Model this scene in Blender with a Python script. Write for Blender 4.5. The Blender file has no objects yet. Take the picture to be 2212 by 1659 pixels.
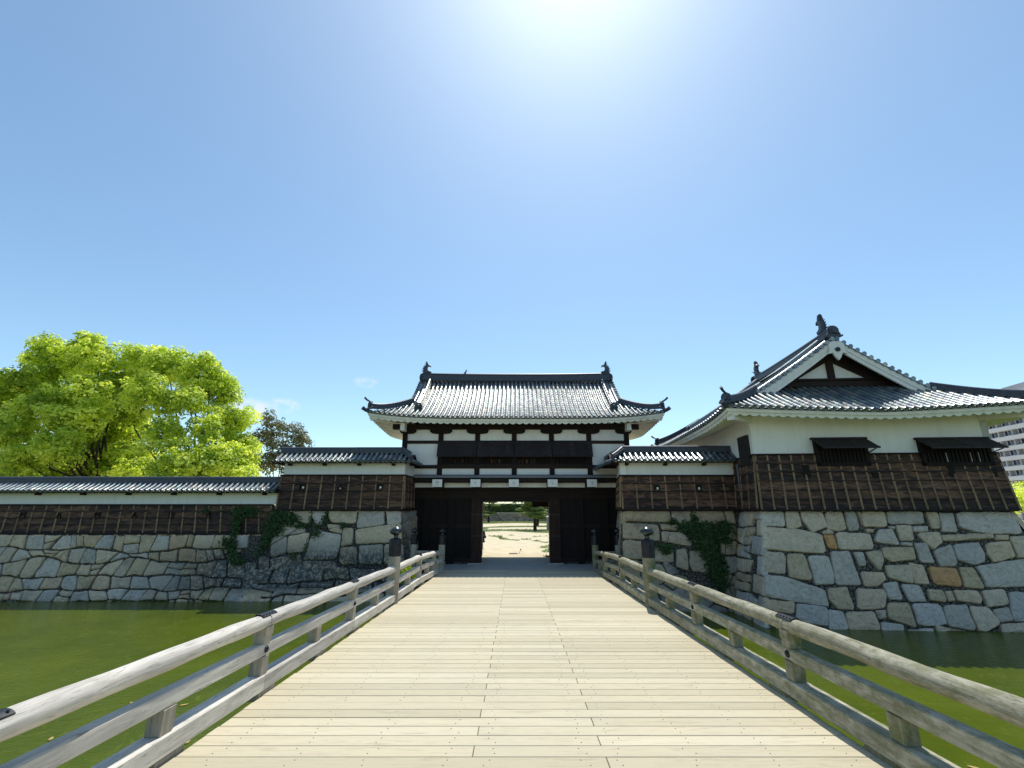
import bpy, math, random
import numpy as np
from mathutils import Vector, Matrix
R = math.radians
scene = bpy.context.scene
C = scene.collection
rng = random.Random(7)
nrng = np.random.default_rng(7)

# ------------------------------------------------------------------ camera
F_PX, CX, CY, CAMH = 974.0, 1115.0, 829.5, 3.0
PITCH = math.atan((1102 - 829.5) / 974)
cam = bpy.data.cameras.new("camera")
camo = bpy.data.objects.new("camera", cam)
C.objects.link(camo)
cam.sensor_width = 36
cam.lens = 36 * F_PX / 2212
cam.shift_x = -9 / 2212
cam.clip_start = 0.05
cam.clip_end = 3000
camo.location = (0, 0, CAMH)
camo.rotation_euler = (R(90) + PITCH, 0, 0)
scene.camera = camo

# ------------------------------------------------------------------ light
SUN_EL, SUN_AZ = R(64), R(11.5)           # azimuth measured from +Y towards +X
sun_dir = Vector((math.sin(SUN_AZ) * math.cos(SUN_EL), math.cos(SUN_AZ) * math.cos(SUN_EL), math.sin(SUN_EL)))
sl = bpy.data.lights.new("sun", 'SUN')
sl.energy = 4.2
sl.angle = R(0.53)
sl.color = (1.0, 0.95, 0.86)
so = bpy.data.objects.new("sun", sl)
C.objects.link(so)
so.rotation_euler = (-sun_dir).to_track_quat('-Z', 'Y').to_euler()

world = bpy.data.worlds.new("World")
scene.world = world
world.use_nodes = True
wt = world.node_tree
wt.nodes.clear()
wo = wt.nodes.new('ShaderNodeOutputWorld')
bg = wt.nodes.new('ShaderNodeBackground')
bg.inputs[1].default_value = 0.138
sky = wt.nodes.new('ShaderNodeTexSky')
sky.sky_type = 'NISHITA'
sky.sun_disc = False
sky.sun_elevation = SUN_EL
sky.sun_rotation = SUN_AZ
sky.altitude = 0
sky.air_density = 1.0
sky.dust_density = .5
sky.ozone_density = 1.0
# pale spring air: sky colour lifted, glow round the sun, a few scraps of cloud near the horizon
tc = wt.nodes.new('ShaderNodeTexCoord')
def wn(t, **k):
    n = wt.nodes.new(t)
    for a, b in k.items(): setattr(n, a, b)
    return n
def wmath(op, a, b=None):
    n = wn('ShaderNodeMath', operation=op)
    for i, v in enumerate((a, b)):
        if v is None: continue
        if isinstance(v, (int, float)): n.inputs[i].default_value = v
        else: wt.links.new(v, n.inputs[i])
    return n.outputs[0]
dot = wn('ShaderNodeVectorMath', operation='DOT_PRODUCT')
wt.links.new(tc.outputs['Generated'], dot.inputs[0])
dot.inputs[1].default_value = sun_dir
dcl = wmath('MAXIMUM', dot.outputs['Value'], 0.0)
g1 = wmath('MULTIPLY', wmath('POWER', dcl, 600.0), 13.0)
g2 = wmath('MULTIPLY', wmath('POWER', dcl, 90.0), .45)
g3 = wmath('MULTIPLY', wmath('POWER', dcl, 5.0), 0.45)
glow = wmath('ADD', wmath('ADD', g1, g2), g3)
tint = wn('ShaderNodeMix', data_type='RGBA', blend_type='MULTIPLY')
tint.inputs[0].default_value = 1.0
wt.links.new(sky.outputs[0], tint.inputs[6])
tint.inputs[7].default_value = (0.92, 1.06, 1.04, 1)
addg = wn('ShaderNodeMix', data_type='RGBA', blend_type='ADD')
addg.inputs[0].default_value = 1.0
wt.links.new(tint.outputs[2], addg.inputs[6])
gc = wn('ShaderNodeCombineColor')
for i, k in enumerate((0.97, 1.0, .98)):
    wt.links.new(wmath('MULTIPLY', glow, k), gc.inputs[i])
wt.links.new(gc.outputs[0], addg.inputs[7])
# clouds
def cloud_mask(direction, rad, nscale, seed):
    d = wn('ShaderNodeVectorMath', operation='SUBTRACT')
    wt.links.new(tc.outputs['Generated'], d.inputs[0]); d.inputs[1].default_value = direction
    s = wn('ShaderNodeVectorMath', operation='MULTIPLY')
    wt.links.new(d.outputs[0], s.inputs[0]); s.inputs[1].default_value = (1, 1, 2.2)
    l = wn('ShaderNodeVectorMath', operation='LENGTH'); wt.links.new(s.outputs[0], l.inputs[0])
    near = wmath('MAXIMUM', wmath('SUBTRACT', 1.0, wmath('DIVIDE', l.outputs['Value'], rad)), 0.0)
    nz = wn('ShaderNodeTexNoise'); nz.inputs['Scale'].default_value = nscale; nz.inputs['Detail'].default_value = 6
    wt.links.new(tc.outputs['Generated'], nz.inputs['Vector'])
    m = wmath('MULTIPLY', near, wmath('MAXIMUM', wmath('MULTIPLY', wmath('SUBTRACT', nz.outputs['Fac'], 0.38), 8.0), 0.0))
    return wmath('MINIMUM', m, 1.0)
def pix_dir(x, y):
    u = (x - CX) / F_PX; v = (CY - y) / F_PX; c, s = math.cos(PITCH), math.sin(PITCH)
    return Vector((u, c - v * s, s + v * c)).normalized()
cm = cloud_mask(pix_dir(540, 885), 0.055, 38, 1)
cm = wmath('MAXIMUM', cm, cloud_mask(pix_dir(612, 876), 0.035, 45, 2))
cm = wmath('MAXIMUM', cm, wmath('MULTIPLY', cloud_mask(pix_dir(790, 826), 0.03, 50, 3), 0.5))
cmix = wn('ShaderNodeMix', data_type='RGBA')
wt.links.new(wmath('MULTIPLY', cm, 0.75), cmix.inputs[0])
wt.links.new(addg.outputs[2], cmix.inputs[6])
cmix.inputs[7].default_value = (5.6, 5.9, 6.2, 1)
wt.links.new(cmix.outputs[2], bg.inputs[0])
wt.links.new(bg.outputs[0], wo.inputs[0])

scene.view_settings.view_transform = 'Standard'
scene.view_settings.look = 'None'
scene.view_settings.exposure = 0.25
scene.view_settings.gamma = 1.0
scene.render.engine = 'CYCLES'

# ------------------------------------------------------------------ geometry of the lens: pixel of the 2212 px wide view -> point in the place
def ray(x, y):
    u = (x - CX) / F_PX; v = (CY - y) / F_PX; c, s = math.cos(PITCH), math.sin(PITCH)
    return (u, c - v * s, s + v * c)
def atY(x, y, Y):
    r = ray(x, y); t = Y / r[1]; return Vector((r[0] * t, Y, CAMH + r[2] * t))
def atZ(x, y, Z=0):
    r = ray(x, y); t = (Z - CAMH) / r[2]; return Vector((r[0] * t, r[1] * t, Z))
def Dz(x, y, ox, oy, sc):      # point of an enlarged crop -> 2212 px view
    return ((ox + x / sc) * 0.8848, (oy + y / sc) * 0.8848)

# ------------------------------------------------------------------ materials
def mat(name):
    m = bpy.data.materials.new(name); m.use_nodes = True
    nt = m.node_tree; b = nt.nodes['Principled BSDF']
    return m, nt, b
def nd(nt, t, ins=None, **k):
    n = nt.nodes.new(t)
    for a, b in k.items(): setattr(n, a, b)
    if ins:
        for a, b in ins.items():
            if hasattr(b, 'is_linked'): nt.links.new(b, n.inputs[a])
            else: n.inputs[a].default_value = b
    return n
def ramp(nt, fac, stops):
    n = nt.nodes.new('ShaderNodeValToRGB'); e = n.color_ramp.elements
    while len(e) < len(stops): e.new(0.5)
    for i, (p, c) in enumerate(stops):
        e[i].position = p; e[i].color = (*c, 1)
    nt.links.new(fac, n.inputs[0]); return n.outputs[0]
def coords(nt, scale=(1, 1, 1), geo=True):
    if geo: src = nd(nt, 'ShaderNodeNewGeometry').outputs['Position']
    else: src = nd(nt, 'ShaderNodeTexCoord').outputs['Object']
    return nd(nt, 'ShaderNodeMapping', {'Vector': src, 'Scale': scale}).outputs[0]
def noise(nt, vec, scale, detail=6, rough=.55, dist=0):
    return nd(nt, 'ShaderNodeTexNoise', {'Vector': vec, 'Scale': scale, 'Detail': detail, 'Roughness': rough, 'Distortion': dist}).outputs['Fac']
def mixc(nt, fac, a, b, mode='MIX'):
    n = nt.nodes.new('ShaderNodeMix'); n.data_type = 'RGBA'; n.blend_type = mode
    for i, v in ((0, fac), (6, a), (7, b)):
        if hasattr(v, 'is_linked'): nt.links.new(v, n.inputs[i])
        elif i == 0: n.inputs[0].default_value = v
        else: n.inputs[i].default_value = (*v, 1)
    return n.outputs[2]
def attr(nt, name='rnd'):
    return nd(nt, 'ShaderNodeAttribute', attribute_name=name).outputs['Fac']
def bump(nt, b, h, strength=.5, dist=.02):
    n = nd(nt, 'ShaderNodeBump', {'Height': h, 'Strength': strength, 'Distance': dist})
    nt.links.new(n.outputs[0], b.inputs['Normal'])
def mrange(nt, v, a, b, c=0, d=1):
    return nd(nt, 'ShaderNodeMapRange', {'Value': v, 'From Min': a, 'From Max': b, 'To Min': c, 'To Max': d}).outputs[0]

def wood(name, dark, light, axis='Y', rough=.75, grain=14, moss=None, mossamt=.5, knots=False, bumpd=.006, crack=.0, mossscale=6):
    m, nt, b = mat(name)
    sc = {'X': (.06, 1, 1), 'Y': (1, .06, 1), 'Z': (1, 1, .06)}[axis]
    v = coords(nt, sc)
    n1 = noise(nt, v, grain, 7, .62, 1.2)
    n2 = noise(nt, coords(nt), 1.3, 3)
    n3 = noise(nt, v, grain * 4, 4, .6)
    col = ramp(nt, n1, [(.3, dark), (.62, light)])
    col = mixc(nt, mrange(nt, n3, .35, .65, 0, .35), col, tuple(c * .55 for c in light))
    n4 = noise(nt, v, grain * 2.2, 8, .7, 2.5)
    col = mixc(nt, mrange(nt, n4, .57, .63, 0, crack), col, tuple(c * .35 for c in dark))
    col = mixc(nt, 1.0, col, ramp(nt, attr(nt), [(0, (.78, .77, .76)), (1, (1.12, 1.1, 1.05))]), 'MULTIPLY')
    col = mixc(nt, mrange(nt, n2, .35, .7, 0, .45), col, tuple(c * .7 for c in dark))
    if moss:
        mm = mrange(nt, noise(nt, coords(nt, (1, .5, 1)), mossscale, 7, .7), .42, .62, 0, mossamt)
        col = mixc(nt, mm, col, moss)
    nt.links.new(col, b.inputs['Base Color'])
    b.inputs['Roughness'].default_value = rough
    b.inputs['Specular IOR Level'].default_value = .3
    bump(nt, b, nd(nt, 'ShaderNodeMath', {0: n1, 1: n4}, operation='ADD').outputs[0], .7, bumpd)
    return m

M = {}
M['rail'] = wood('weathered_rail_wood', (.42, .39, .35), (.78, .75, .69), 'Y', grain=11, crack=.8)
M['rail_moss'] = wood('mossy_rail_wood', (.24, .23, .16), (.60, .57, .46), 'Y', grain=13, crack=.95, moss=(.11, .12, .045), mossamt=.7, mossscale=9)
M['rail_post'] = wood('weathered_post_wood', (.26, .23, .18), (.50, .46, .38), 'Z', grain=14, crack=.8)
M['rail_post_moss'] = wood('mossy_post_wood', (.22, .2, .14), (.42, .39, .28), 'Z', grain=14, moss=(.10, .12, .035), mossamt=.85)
M['darkwood'] = wood('dark_timber', (.006, .0045, .004), (.017, .011, .009), 'Z', rough=.8, grain=7)
M['darkwood_x'] = wood('dark_beam_timber', (.009, .005, .004), (.032, .017, .012), 'X', rough=.75, grain=7)
M['door'] = wood('gate_door_timber', (.010, .005, .004), (.05, .02, .012), 'Z', rough=.75, grain=6)
M['batten'] = wood('batten_wood', (.13, .08, .045), (.38, .27, .165), 'Z', rough=.8, grain=9)
M['shutter'] = wood('black_shutter_wood', (.012, .010, .011), (.04, .032, .034), 'Y', rough=.7, grain=6)

def m_boards():
    m, nt, b = mat('charred_weatherboards')
    v = coords(nt, (.35, .35, 1.6))
    n1 = noise(nt, v, 3.2, 7, .6, 1.5)
    n2 = noise(nt, coords(nt, (.05, .05, 1)), 38, 5, .6)
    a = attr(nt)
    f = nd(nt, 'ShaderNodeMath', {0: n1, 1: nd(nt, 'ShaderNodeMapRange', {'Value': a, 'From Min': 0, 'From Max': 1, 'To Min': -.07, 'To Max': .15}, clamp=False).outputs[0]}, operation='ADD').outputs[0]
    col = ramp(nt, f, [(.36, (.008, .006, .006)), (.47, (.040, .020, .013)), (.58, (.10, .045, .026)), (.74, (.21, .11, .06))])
    col = mixc(nt, mrange(nt, n2, .45, .7, 0, .5), col, (.014, .009, .007))
    nt.links.new(col, b.inputs['Base Color']); b.inputs['Roughness'].default_value = .8
    bump(nt, b, n2, .5, .01); return m
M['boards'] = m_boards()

def m_plaster(name, col, dirt=.12):
    m, nt, b = mat(name)
    n = noise(nt, coords(nt, (1, 1, .35)), 1.7, 6, .6)
    n2 = noise(nt, coords(nt), 14, 4)
    c = mixc(nt, mrange(nt, n, .4, .75, 0, dirt * 2.2), col, tuple(x * y for x, y in zip(col, (.62, .64, .58))))
    c = mixc(nt, mrange(nt, n2, .35, .7, 0, dirt), c, tuple(x * .8 for x in col))
    ns = noise(nt, coords(nt, (1, 1, .08)), 5, 5, .65)
    c = mixc(nt, mrange(nt, ns, .52, .72, 0, dirt * 1.8), c, tuple(x * y for x, y in zip(col, (.55, .56, .5))))
    nt.links.new(c, b.inputs['Base Color']); b.inputs['Roughness'].default_value = .9
    bump(nt, b, n2, .3, .004); return m
M['plaster'] = m_plaster('white_plaster', (.80, .80, .77))
M['eaveplaster'] = m_plaster('eave_plaster', (.79, .78, .69), .2)
M['greysill'] = m_plaster('grey_sill_cover', (.18, .19, .21), .2)

def m_tile(name='smoked_roof_tile', k=1.0, r0=.28, r1=.42, spec=1.0):
    m, nt, b = mat(name)
    a = attr(nt)
    n = noise(nt, coords(nt), 3.5, 5, .6)
    n2 = noise(nt, coords(nt), 22, 4, .6)
    c = ramp(nt, a, [(0, (.10, .12, .15)), (.5, (.20, .23, .26)), (.75, (.20, .28, .28)), (.9, (.36, .33, .28)), (1, (.42, .44, .42))])
    c = mixc(nt, mrange(nt, n, .45, .7, 0, .4), c, (.22, .26, .25))
    c = mixc(nt, mrange(nt, n2, .58, .72, 0, .35), c, (.05, .06, .06))
    if k != 1: c = mixc(nt, 1.0, c, (k, k, k), 'MULTIPLY')
    nt.links.new(c, b.inputs['Base Color'])
    nt.links.new(mrange(nt, n, .3, .7, r0, r1), b.inputs['Roughness'])
    b.inputs['Metallic'].default_value = .55; b.inputs['Specular IOR Level'].default_value = spec
    bump(nt, b, n2, .25, .006); return m
M['tile'] = m_tile()
M['pan'] = m_tile('pan_roof_tile', .62, .42, .58, .6)
def m_tiledark():
    m, nt, b = mat('ridge_tile')
    n2 = noise(nt, coords(nt), 9, 5, .6)
    c = ramp(nt, n2, [(.3, (.018, .026, .042)), (.7, (.05, .062, .085))])
    nt.links.new(c, b.inputs['Base Color']); b.inputs['Roughness'].default_value = .5
    b.inputs['Specular IOR Level'].default_value = .6
    bump(nt, b, n2, .4, .01); return m
M['ridge'] = m_tiledark()

def m_stone(name, tones, stain=.5, stainz=None):
    m, nt, b = mat(name)
    a = attr(nt)
    n = noise(nt, coords(nt), 1.1, 6, .62)
    nf = noise(nt, coords(nt), 38, 5, .7)
    nm = noise(nt, coords(nt), 6.5, 6, .6, .8)
    c = ramp(nt, a, tones)
    c = mixc(nt, nd(nt, 'ShaderNodeMath', {0: a, 1: 0.0}, operation='LESS_THAN').outputs[0], c, (.13, .12, .10))
    c = mixc(nt, 1.0, c, ramp(nt, nm, [(.25, (.62, .62, .60)), (.5, (.98, .98, .96)), (.8, (1.22, 1.2, 1.14))]), 'MULTIPLY')
    c = mixc(nt, 1.0, c, ramp(nt, nf, [(.3, (.72, .73, .75)), (.65, (1.14, 1.13, 1.12))]), 'MULTIPLY')
    st = mrange(nt, n, .50, .64, 0, stain)
    if stainz:
        # lichen-black band low on the old wall
        sx = nd(nt, 'ShaderNodeSeparateXYZ', {0: nd(nt, 'ShaderNodeNewGeometry').outputs['Position']})
        zz = mrange(nt, sx.outputs[2], stainz[0], stainz[1], 1, 0)
        zl = mrange(nt, sx.outputs[2], stainz[2], stainz[2] + .35, 0, 1)
        xx = mrange(nt, sx.outputs[0], stainz[3], stainz[3] + 5, 0, 1)
        k = nd(nt, 'ShaderNodeMath', {0: zz, 1: zl}, operation='MULTIPLY').outputs[0]
        k = nd(nt, 'ShaderNodeMath', {0: k, 1: xx}, operation='MULTIPLY').outputs[0]
        k = nd(nt, 'ShaderNodeMath', {0: k, 1: mrange(nt, nm, .36, .52, .15, .95)}, operation='MULTIPLY').outputs[0]
        st = nd(nt, 'ShaderNodeMath', {0: st, 1: k}, operation='MAXIMUM').outputs[0]
    c = mixc(nt, st, c, (.06, .065, .065))
    nt.links.new(c, b.inputs['Base Color']); b.inputs['Roughness'].default_value = .88
    hh = nd(nt, 'ShaderNodeMath', {0: nm, 1: nf}, operation='ADD').outputs[0]
    bump(nt, b, hh, .55, .03); return m
TONES = [(p_, (r_ * 1.42, g_ * 1.20, b_ * 1.05)) for p_, (r_, g_, b_) in [(0, (.30, .32, .31)), (.16, (.44, .46, .45)), (.32, (.34, .37, .39)), (.48, (.40, .38, .30)), (.62, (.48, .46, .39)), (.78, (.37, .34, .24)), (.9, (.47, .43, .34)), (.965, (.42, .37, .28)), (1, (.44, .28, .14))]]
M['stone_turret'] = m_stone('turret_base_stone', TONES, .12)
M['stone_old'] = m_stone('old_wall_stone', TONES, .28, (.7, 1.7, -1.05, -20))
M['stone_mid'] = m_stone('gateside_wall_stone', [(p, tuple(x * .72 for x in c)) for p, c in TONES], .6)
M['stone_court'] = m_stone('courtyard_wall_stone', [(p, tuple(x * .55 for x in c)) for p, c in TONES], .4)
def m_flat(name, col, rough=.8, metal=0, nscale=6, var=.25, spec=.5, bmp=0):
    m, nt, b = mat(name)
    n = noise(nt, coords(nt), nscale, 5, .6)
    c = mixc(nt, mrange(nt, n, .3, .7), tuple(x * (1 - var) for x in col), tuple(min(1, x * (1 + var)) for x in col))
    nt.links.new(c, b.inputs['Base Color']); b.inputs['Roughness'].default_value = rough
    b.inputs['Metallic'].default_value = metal; b.inputs['Specular IOR Level'].default_value = spec
    if bmp: bump(nt, b, n, .5, bmp)
    return m
M['joint'] = m_flat('dark_joint_earth', (.014, .013, .012), .95)
M['blackmetal'] = m_flat('blackened_copper', (.02, .021, .026), .42, .6, 12, .4)
M['capmetal'] = m_flat('patinated_bronze_cap', (.05, .06, .062), .3, .8, 9, .4)
M['sand'] = m_flat('courtyard_sand', (.54, .46, .31), .95, 0, .9, .14)
M['paving'] = m_flat('threshold_paving', (.40, .38, .35), .9, 0, 2.5, .15)
M['bank'] = m_flat('bank_earth', (.30, .27, .2), .95)
M['concrete'] = m_flat('apartment_wall', (.60, .61, .64), .85, 0, .2, .06)
M['apt_recess'] = m_flat('apartment_recess', (.36, .36, .38), .85, 0, .3, .1)
M['glass'] = m_flat('window_glass', (.03, .045, .10), .12, 0, .3, .5)
M['cloth_black'] = m_flat('black_cloth', (.012, .012, .015), .9)
M['skin'] = m_flat('skin', (.50, .33, .24), .6, 0, 5, .05)
M['cloth_hat'] = m_flat('cream_cloth', (.6, .56, .45), .9)
M['granite'] = m_flat('pale_granite', (.42, .41, .38), .9, 0, 20, .2)
M['whitepaint'] = m_flat('white_paint', (.75, .75, .74), .4, 0, 2, .04)
M['bird'] = m_flat('bird_plumage', (.03, .03, .035), .8)
M['incised'] = m_flat('grey_incised_line', (.30, .31, .32), .9)
M['dirt'] = m_flat('under_beam_wood', (.06, .05, .045), .9)

def m_deck():
    m, nt, b = mat('deck_plank')
    v = coords(nt, (.09, 1, 1))
    off = nd(nt, 'ShaderNodeCombineXYZ', {0: nd(nt, 'ShaderNodeMath', {0: attr(nt), 1: 37.0}, operation='MULTIPLY').outputs[0]}).outputs[0]
    v = nd(nt, 'ShaderNodeVectorMath', {0: v, 1: off}, operation='ADD').outputs[0]
    n1 = noise(nt, v, 16, 7, .65, 1.4)
    n3 = noise(nt, v, 60, 4, .6)
    n2 = noise(nt, coords(nt), .8, 4)
    c = ramp(nt, attr(nt), [(0, (.43, .385, .27)), (.5, (.50, .445, .315)), (1, (.56, .505, .37))])
    c = mixc(nt, mrange(nt, n1, .52, .70, 0, .5), c, (.27, .225, .15))
    c = mixc(nt, mrange(nt, n3, .5, .75, 0, .3), c, (.36, .31, .23))
    c = mixc(nt, mrange(nt, n2, .4, .7, 0, .22), c, (.42, .39, .31))
    nt.links.new(c, b.inputs['Base Color']); b.inputs['Roughness'].default_value = .85
    b.inputs['Specular IOR Level'].default_value = .2
    bump(nt, b, n1, .5, .004); return m
M['deck'] = m_deck()
def m_water():
    m, nt, b = mat('algae_green_water')
    n = noise(nt, coords(nt, (1, 1, 1)), .35, 5, .6)
    c = mixc(nt, mrange(nt, n, .35, .7), (.054, .080, .001), (.084, .114, .003))
    sc_ = noise(nt, coords(nt, (1, .8, 1)), 1.6, 8, .72, 2.0)
    c = mixc(nt, mrange(nt, sc_, .56, .70, 0, .45), c, (.16, .20, .03))
    nt.links.new(c, b.inputs['Base Color'])
    b.inputs['Roughness'].default_value = .07
    b.inputs['IOR'].default_value = 1.33; b.inputs['Specular IOR Level'].default_value = .32
    w1 = noise(nt, coords(nt, (1, 2.6, 1)), 3.2, 5, .6, .6)
    w2 = noise(nt, coords(nt, (1, 1.8, 1)), 14, 3, .5)
    h = nd(nt, 'ShaderNodeMath', {0: w1, 1: nd(nt, 'ShaderNodeMath', {0: w2, 1: .3}, operation='MULTIPLY').outputs[0]}, operation='ADD').outputs[0]
    bump(nt, b, h, .6, .035); return m
M['water'] = m_water()
def m_leaf(name, stops, trans=.5, rough=.55):
    m, nt, b = mat(name)
    c = ramp(nt, attr(nt), stops)
    nt.links.new(c, b.inputs['Base Color']); b.inputs['Roughness'].default_value = rough
    b.inputs['Specular IOR Level'].default_value = .3
    t = nd(nt, 'ShaderNodeBsdfTranslucent'); nt.links.new(mixc(nt, 1.0, c, (1.3, 1.25, .7), 'MULTIPLY'), t.inputs[0])
    mx = nd(nt, 'ShaderNodeMixShader', {0: trans}); nt.links.new(b.outputs[0], mx.inputs[1]); nt.links.new(t.outputs[0], mx.inputs[2])
    nt.links.new(mx.outputs[0], nt.nodes['Material Output'].inputs[0]); return m
M['leaf_camphor'] = m_leaf('fresh_camphor_leaf', [(0, (.17, .28, .04)), (.45, (.54, .66, .10)), (1, (.92, .96, .28))], .6)
M['leaf_dark'] = m_leaf('dull_olive_leaf', [(0, (.10, .11, .06)), (.6, (.24, .25, .13)), (1, (.38, .36, .22))], .25)
M['leaf_pine'] = m_leaf('pine_needle', [(0, (.10, .16, .03)), (1, (.30, .37, .10))], .3)
M['leaf_hedge'] = m_leaf('hedge_leaf', [(0, (.02, .05, .015)), (1, (.07, .13, .03))], .25)
M['leaf_ivy'] = m_leaf('ivy_leaf', [(0, (.018, .042, .012)), (1, (.06, .12, .03))], .25)
M['leaf_shrub'] = m_leaf('yellow_green_leaf', [(0, (.18, .26, .02)), (1, (.42, .5, .05))], .45)
M['grass'] = m_leaf('short_grass', [(0, (.13, .18, .035)), (1, (.25, .28, .07))], .3)
M['bark'] = m_flat('bark', (.045, .036, .028), .95, 0, 9, .4, .2, .03)
M['papers'] = m_flat('faded_orange_paper', (.75, .36, .16), .8)
M['floatleaf'] = m_flat('fallen_leaf', (.35, .26, .08), .7)

# ------------------------------------------------------------------ mesh helpers
class MB:
    def __init__(s): s.v = []; s.f = []; s.r = []
    def add(s, vs, fs, r=None):
        o = len(s.v); s.v.extend([tuple(x) for x in vs])
        r = rng.random() if r is None else r
        for f in fs: s.f.append(tuple(i + o for i in f)); s.r.append(r)
    def box(s, x0, x1, y0, y1, z0, z1, r=None, bev=0):
        if bev:
            vs = []; 
            for z, k in ((z0, bev), (z0 + bev, 0), (z1 - bev, 0), (z1, bev)):
                vs += [(x0 + k, y0 + k, z), (x1 - k, y0 + k, z), (x1 - k, y1 - k, z), (x0 + k, y1 - k, z)]
            fs = [(3, 2, 1, 0), (12, 13, 14, 15)]
            for l in range(3):
                for i in range(4):
                    j = (i + 1) % 4; a = l * 4
                    fs.append((a + i, a + j, a + 4 + j, a + 4 + i))
            s.add(vs, fs, r); return
        vs = [(x0, y0, z0), (x1, y0, z0), (x1, y1, z0), (x0, y1, z0), (x0, y0, z1), (x1, y0, z1), (x1, y1, z1), (x0, y1, z1)]
        s.add(vs, [(3, 2, 1, 0), (4, 5, 6, 7), (0, 1, 5, 4), (1, 2, 6, 5), (2, 3, 7, 6), (3, 0, 4, 7)], r)
    def bar(s, p, q, w, h, r=None, up=(0, 0, 1)):       # box from p to q, width w, height h
        p, q = Vector(p), Vector(q); d = (q - p).normalized(); sd = d.cross(Vector(up))
        if sd.length < 1e-4: sd = d.cross(Vector((0, 1, 0)))
        sd.normalize(); u = sd.cross(d)
        vs = [c + sd * a * w / 2 + u * b * h / 2 for c in (p, q) for a, b in ((-1, -1), (1, -1), (1, 1), (-1, 1))]
        s.add(vs, [(0, 1, 2, 3), (7, 6, 5, 4), (0, 4, 5, 1), (1, 5, 6, 2), (2, 6, 7, 3), (3, 7, 4, 0)], r)
    def tube(s, pts, rad, n=8, caps=True, r=None):
        pts = [Vector(p) for p in pts]
        if not hasattr(rad, '__len__'): rad = [rad] * len(pts)
        vs = []; prev = None
        for i, p in enumerate(pts):
            d = (pts[min(i + 1, len(pts) - 1)] - pts[max(i - 1, 0)]).normalized()
            if prev is None:
                a = d.orthogonal().normalized()
            else:
                a = (prev - d * prev.dot(d)).normalized()
            prev = a; b = d.cross(a)
            for k in range(n):
                t = 2 * math.pi * k / n
                vs.append(p + (a * math.cos(t) + b * math.sin(t)) * rad[i])
        fs = []
        for i in range(len(pts) - 1):
            for k in range(n):
                j = (k + 1) % n
                fs.append((i * n + k, i * n + j, (i + 1) * n + j, (i + 1) * n + k))
        if caps: fs.append(tuple(range(n - 1, -1, -1))); fs.append(tuple((len(pts) - 1) * n + k for k in range(n)))
        s.add(vs, fs, r)
    def lathe(s, prof, c=(0, 0, 0), n=20, r=None):
        vs = []; fs = []
        for rr, z in prof:
            for k in range(n):
                t = 2 * math.pi * k / n; vs.append((c[0] + rr * math.cos(t), c[1] + rr * math.sin(t), c[2] + z))
        m = len(prof)
        for i in range(m - 1):
            for k in range(n):
                j = (k + 1) % n; fs.append((i * n + k, i * n + j, (i + 1) * n + j, (i + 1) * n + k))
        fs.append(tuple(range(n - 1, -1, -1))); fs.append(tuple((m - 1) * n + k for k in range(n)))
        s.add(vs, fs, r)
    def prism(s, poly, fn, t0, t1, r=None):     # poly in 2D, fn(a,b,t)->xyz, extruded from t0 to t1
        n = len(poly); vs = [fn(a, b, t0) for a, b in poly] + [fn(a, b, t1) for a, b in poly]
        fs = [tuple(range(n)), tuple(range(2 * n - 1, n - 1, -1))] + [(i, i + n, (i + 1) % n + n, (i + 1) % n) for i in range(n)]
        s.add(vs, fs, r)
    def puffy(s, poly, fn, t, r=None):           # outline given a rounded body: thin rim, thick middle
        n = len(poly); cx = sum(p[0] for p in poly) / n; cy = sum(p[1] for p in poly) / n
        inn = [(p[0] + (cx - p[0]) * .3, p[1] + (cy - p[1]) * .12) for p in poly]
        vs = [fn(a, b, -t * .3) for a, b in poly] + [fn(a, b, t * .3) for a, b in poly] + [fn(a, b, -t) for a, b in inn] + [fn(a, b, t) for a, b in inn]
        fs = []
        for i in range(n):
            j = (i + 1) % n
            fs += [(i, j, n + j, n + i), (i, 2 * n + i, 2 * n + j, j), (n + i, n + j, 3 * n + j, 3 * n + i)]
        fs += [tuple(range(2 * n, 3 * n)), tuple(range(4 * n - 1, 3 * n - 1, -1))]
        s.add(vs, fs, r)
    def build(s, name, m, parent=None, smooth=False):
        me = bpy.data.meshes.new(name); me.from_pydata(s.v, [], s.f)
        a = me.attributes.new('rnd', 'FLOAT', 'FACE'); a.data.foreach_set('value', np.array(s.r, dtype=np.float32))
        me.materials.append(m)
        if smooth: me.polygons.foreach_set('use_smooth', [True] * len(me.polygons))
        me.update()
        o = bpy.data.objects.new(name, me); C.objects.link(o)
        if parent is not None: o.parent = parent
        return o

def tag(o, label=None, cat=None, group=None, kind=None):
    if label: o['label'] = label
    if cat: o['category'] = cat
    if group: o['group'] = group
    if kind: o['kind'] = kind
    return o
def thing(name, label, cat, loc=(0, 0, 0), group=None, kind=None):
    o = bpy.data.objects.new(name, None); C.objects.link(o); o.location = loc
    o.empty_display_size = .3
    return tag(o, label, cat, group, kind)
def adopt(root):     # parts are modelled in world coordinates: keep them there under a root placed at the base
    inv = Matrix.Translation(root.location).inverted()
    for ch in root.children: ch.matrix_parent_inverse = inv
def fix_smooth(o, ang=40):
    o.data.polygons.foreach_set('use_smooth', [True] * len(o.data.polygons))
    try: o.data.set_sharp_from_angle(angle=R(ang))
    except Exception: pass
    return o

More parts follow.
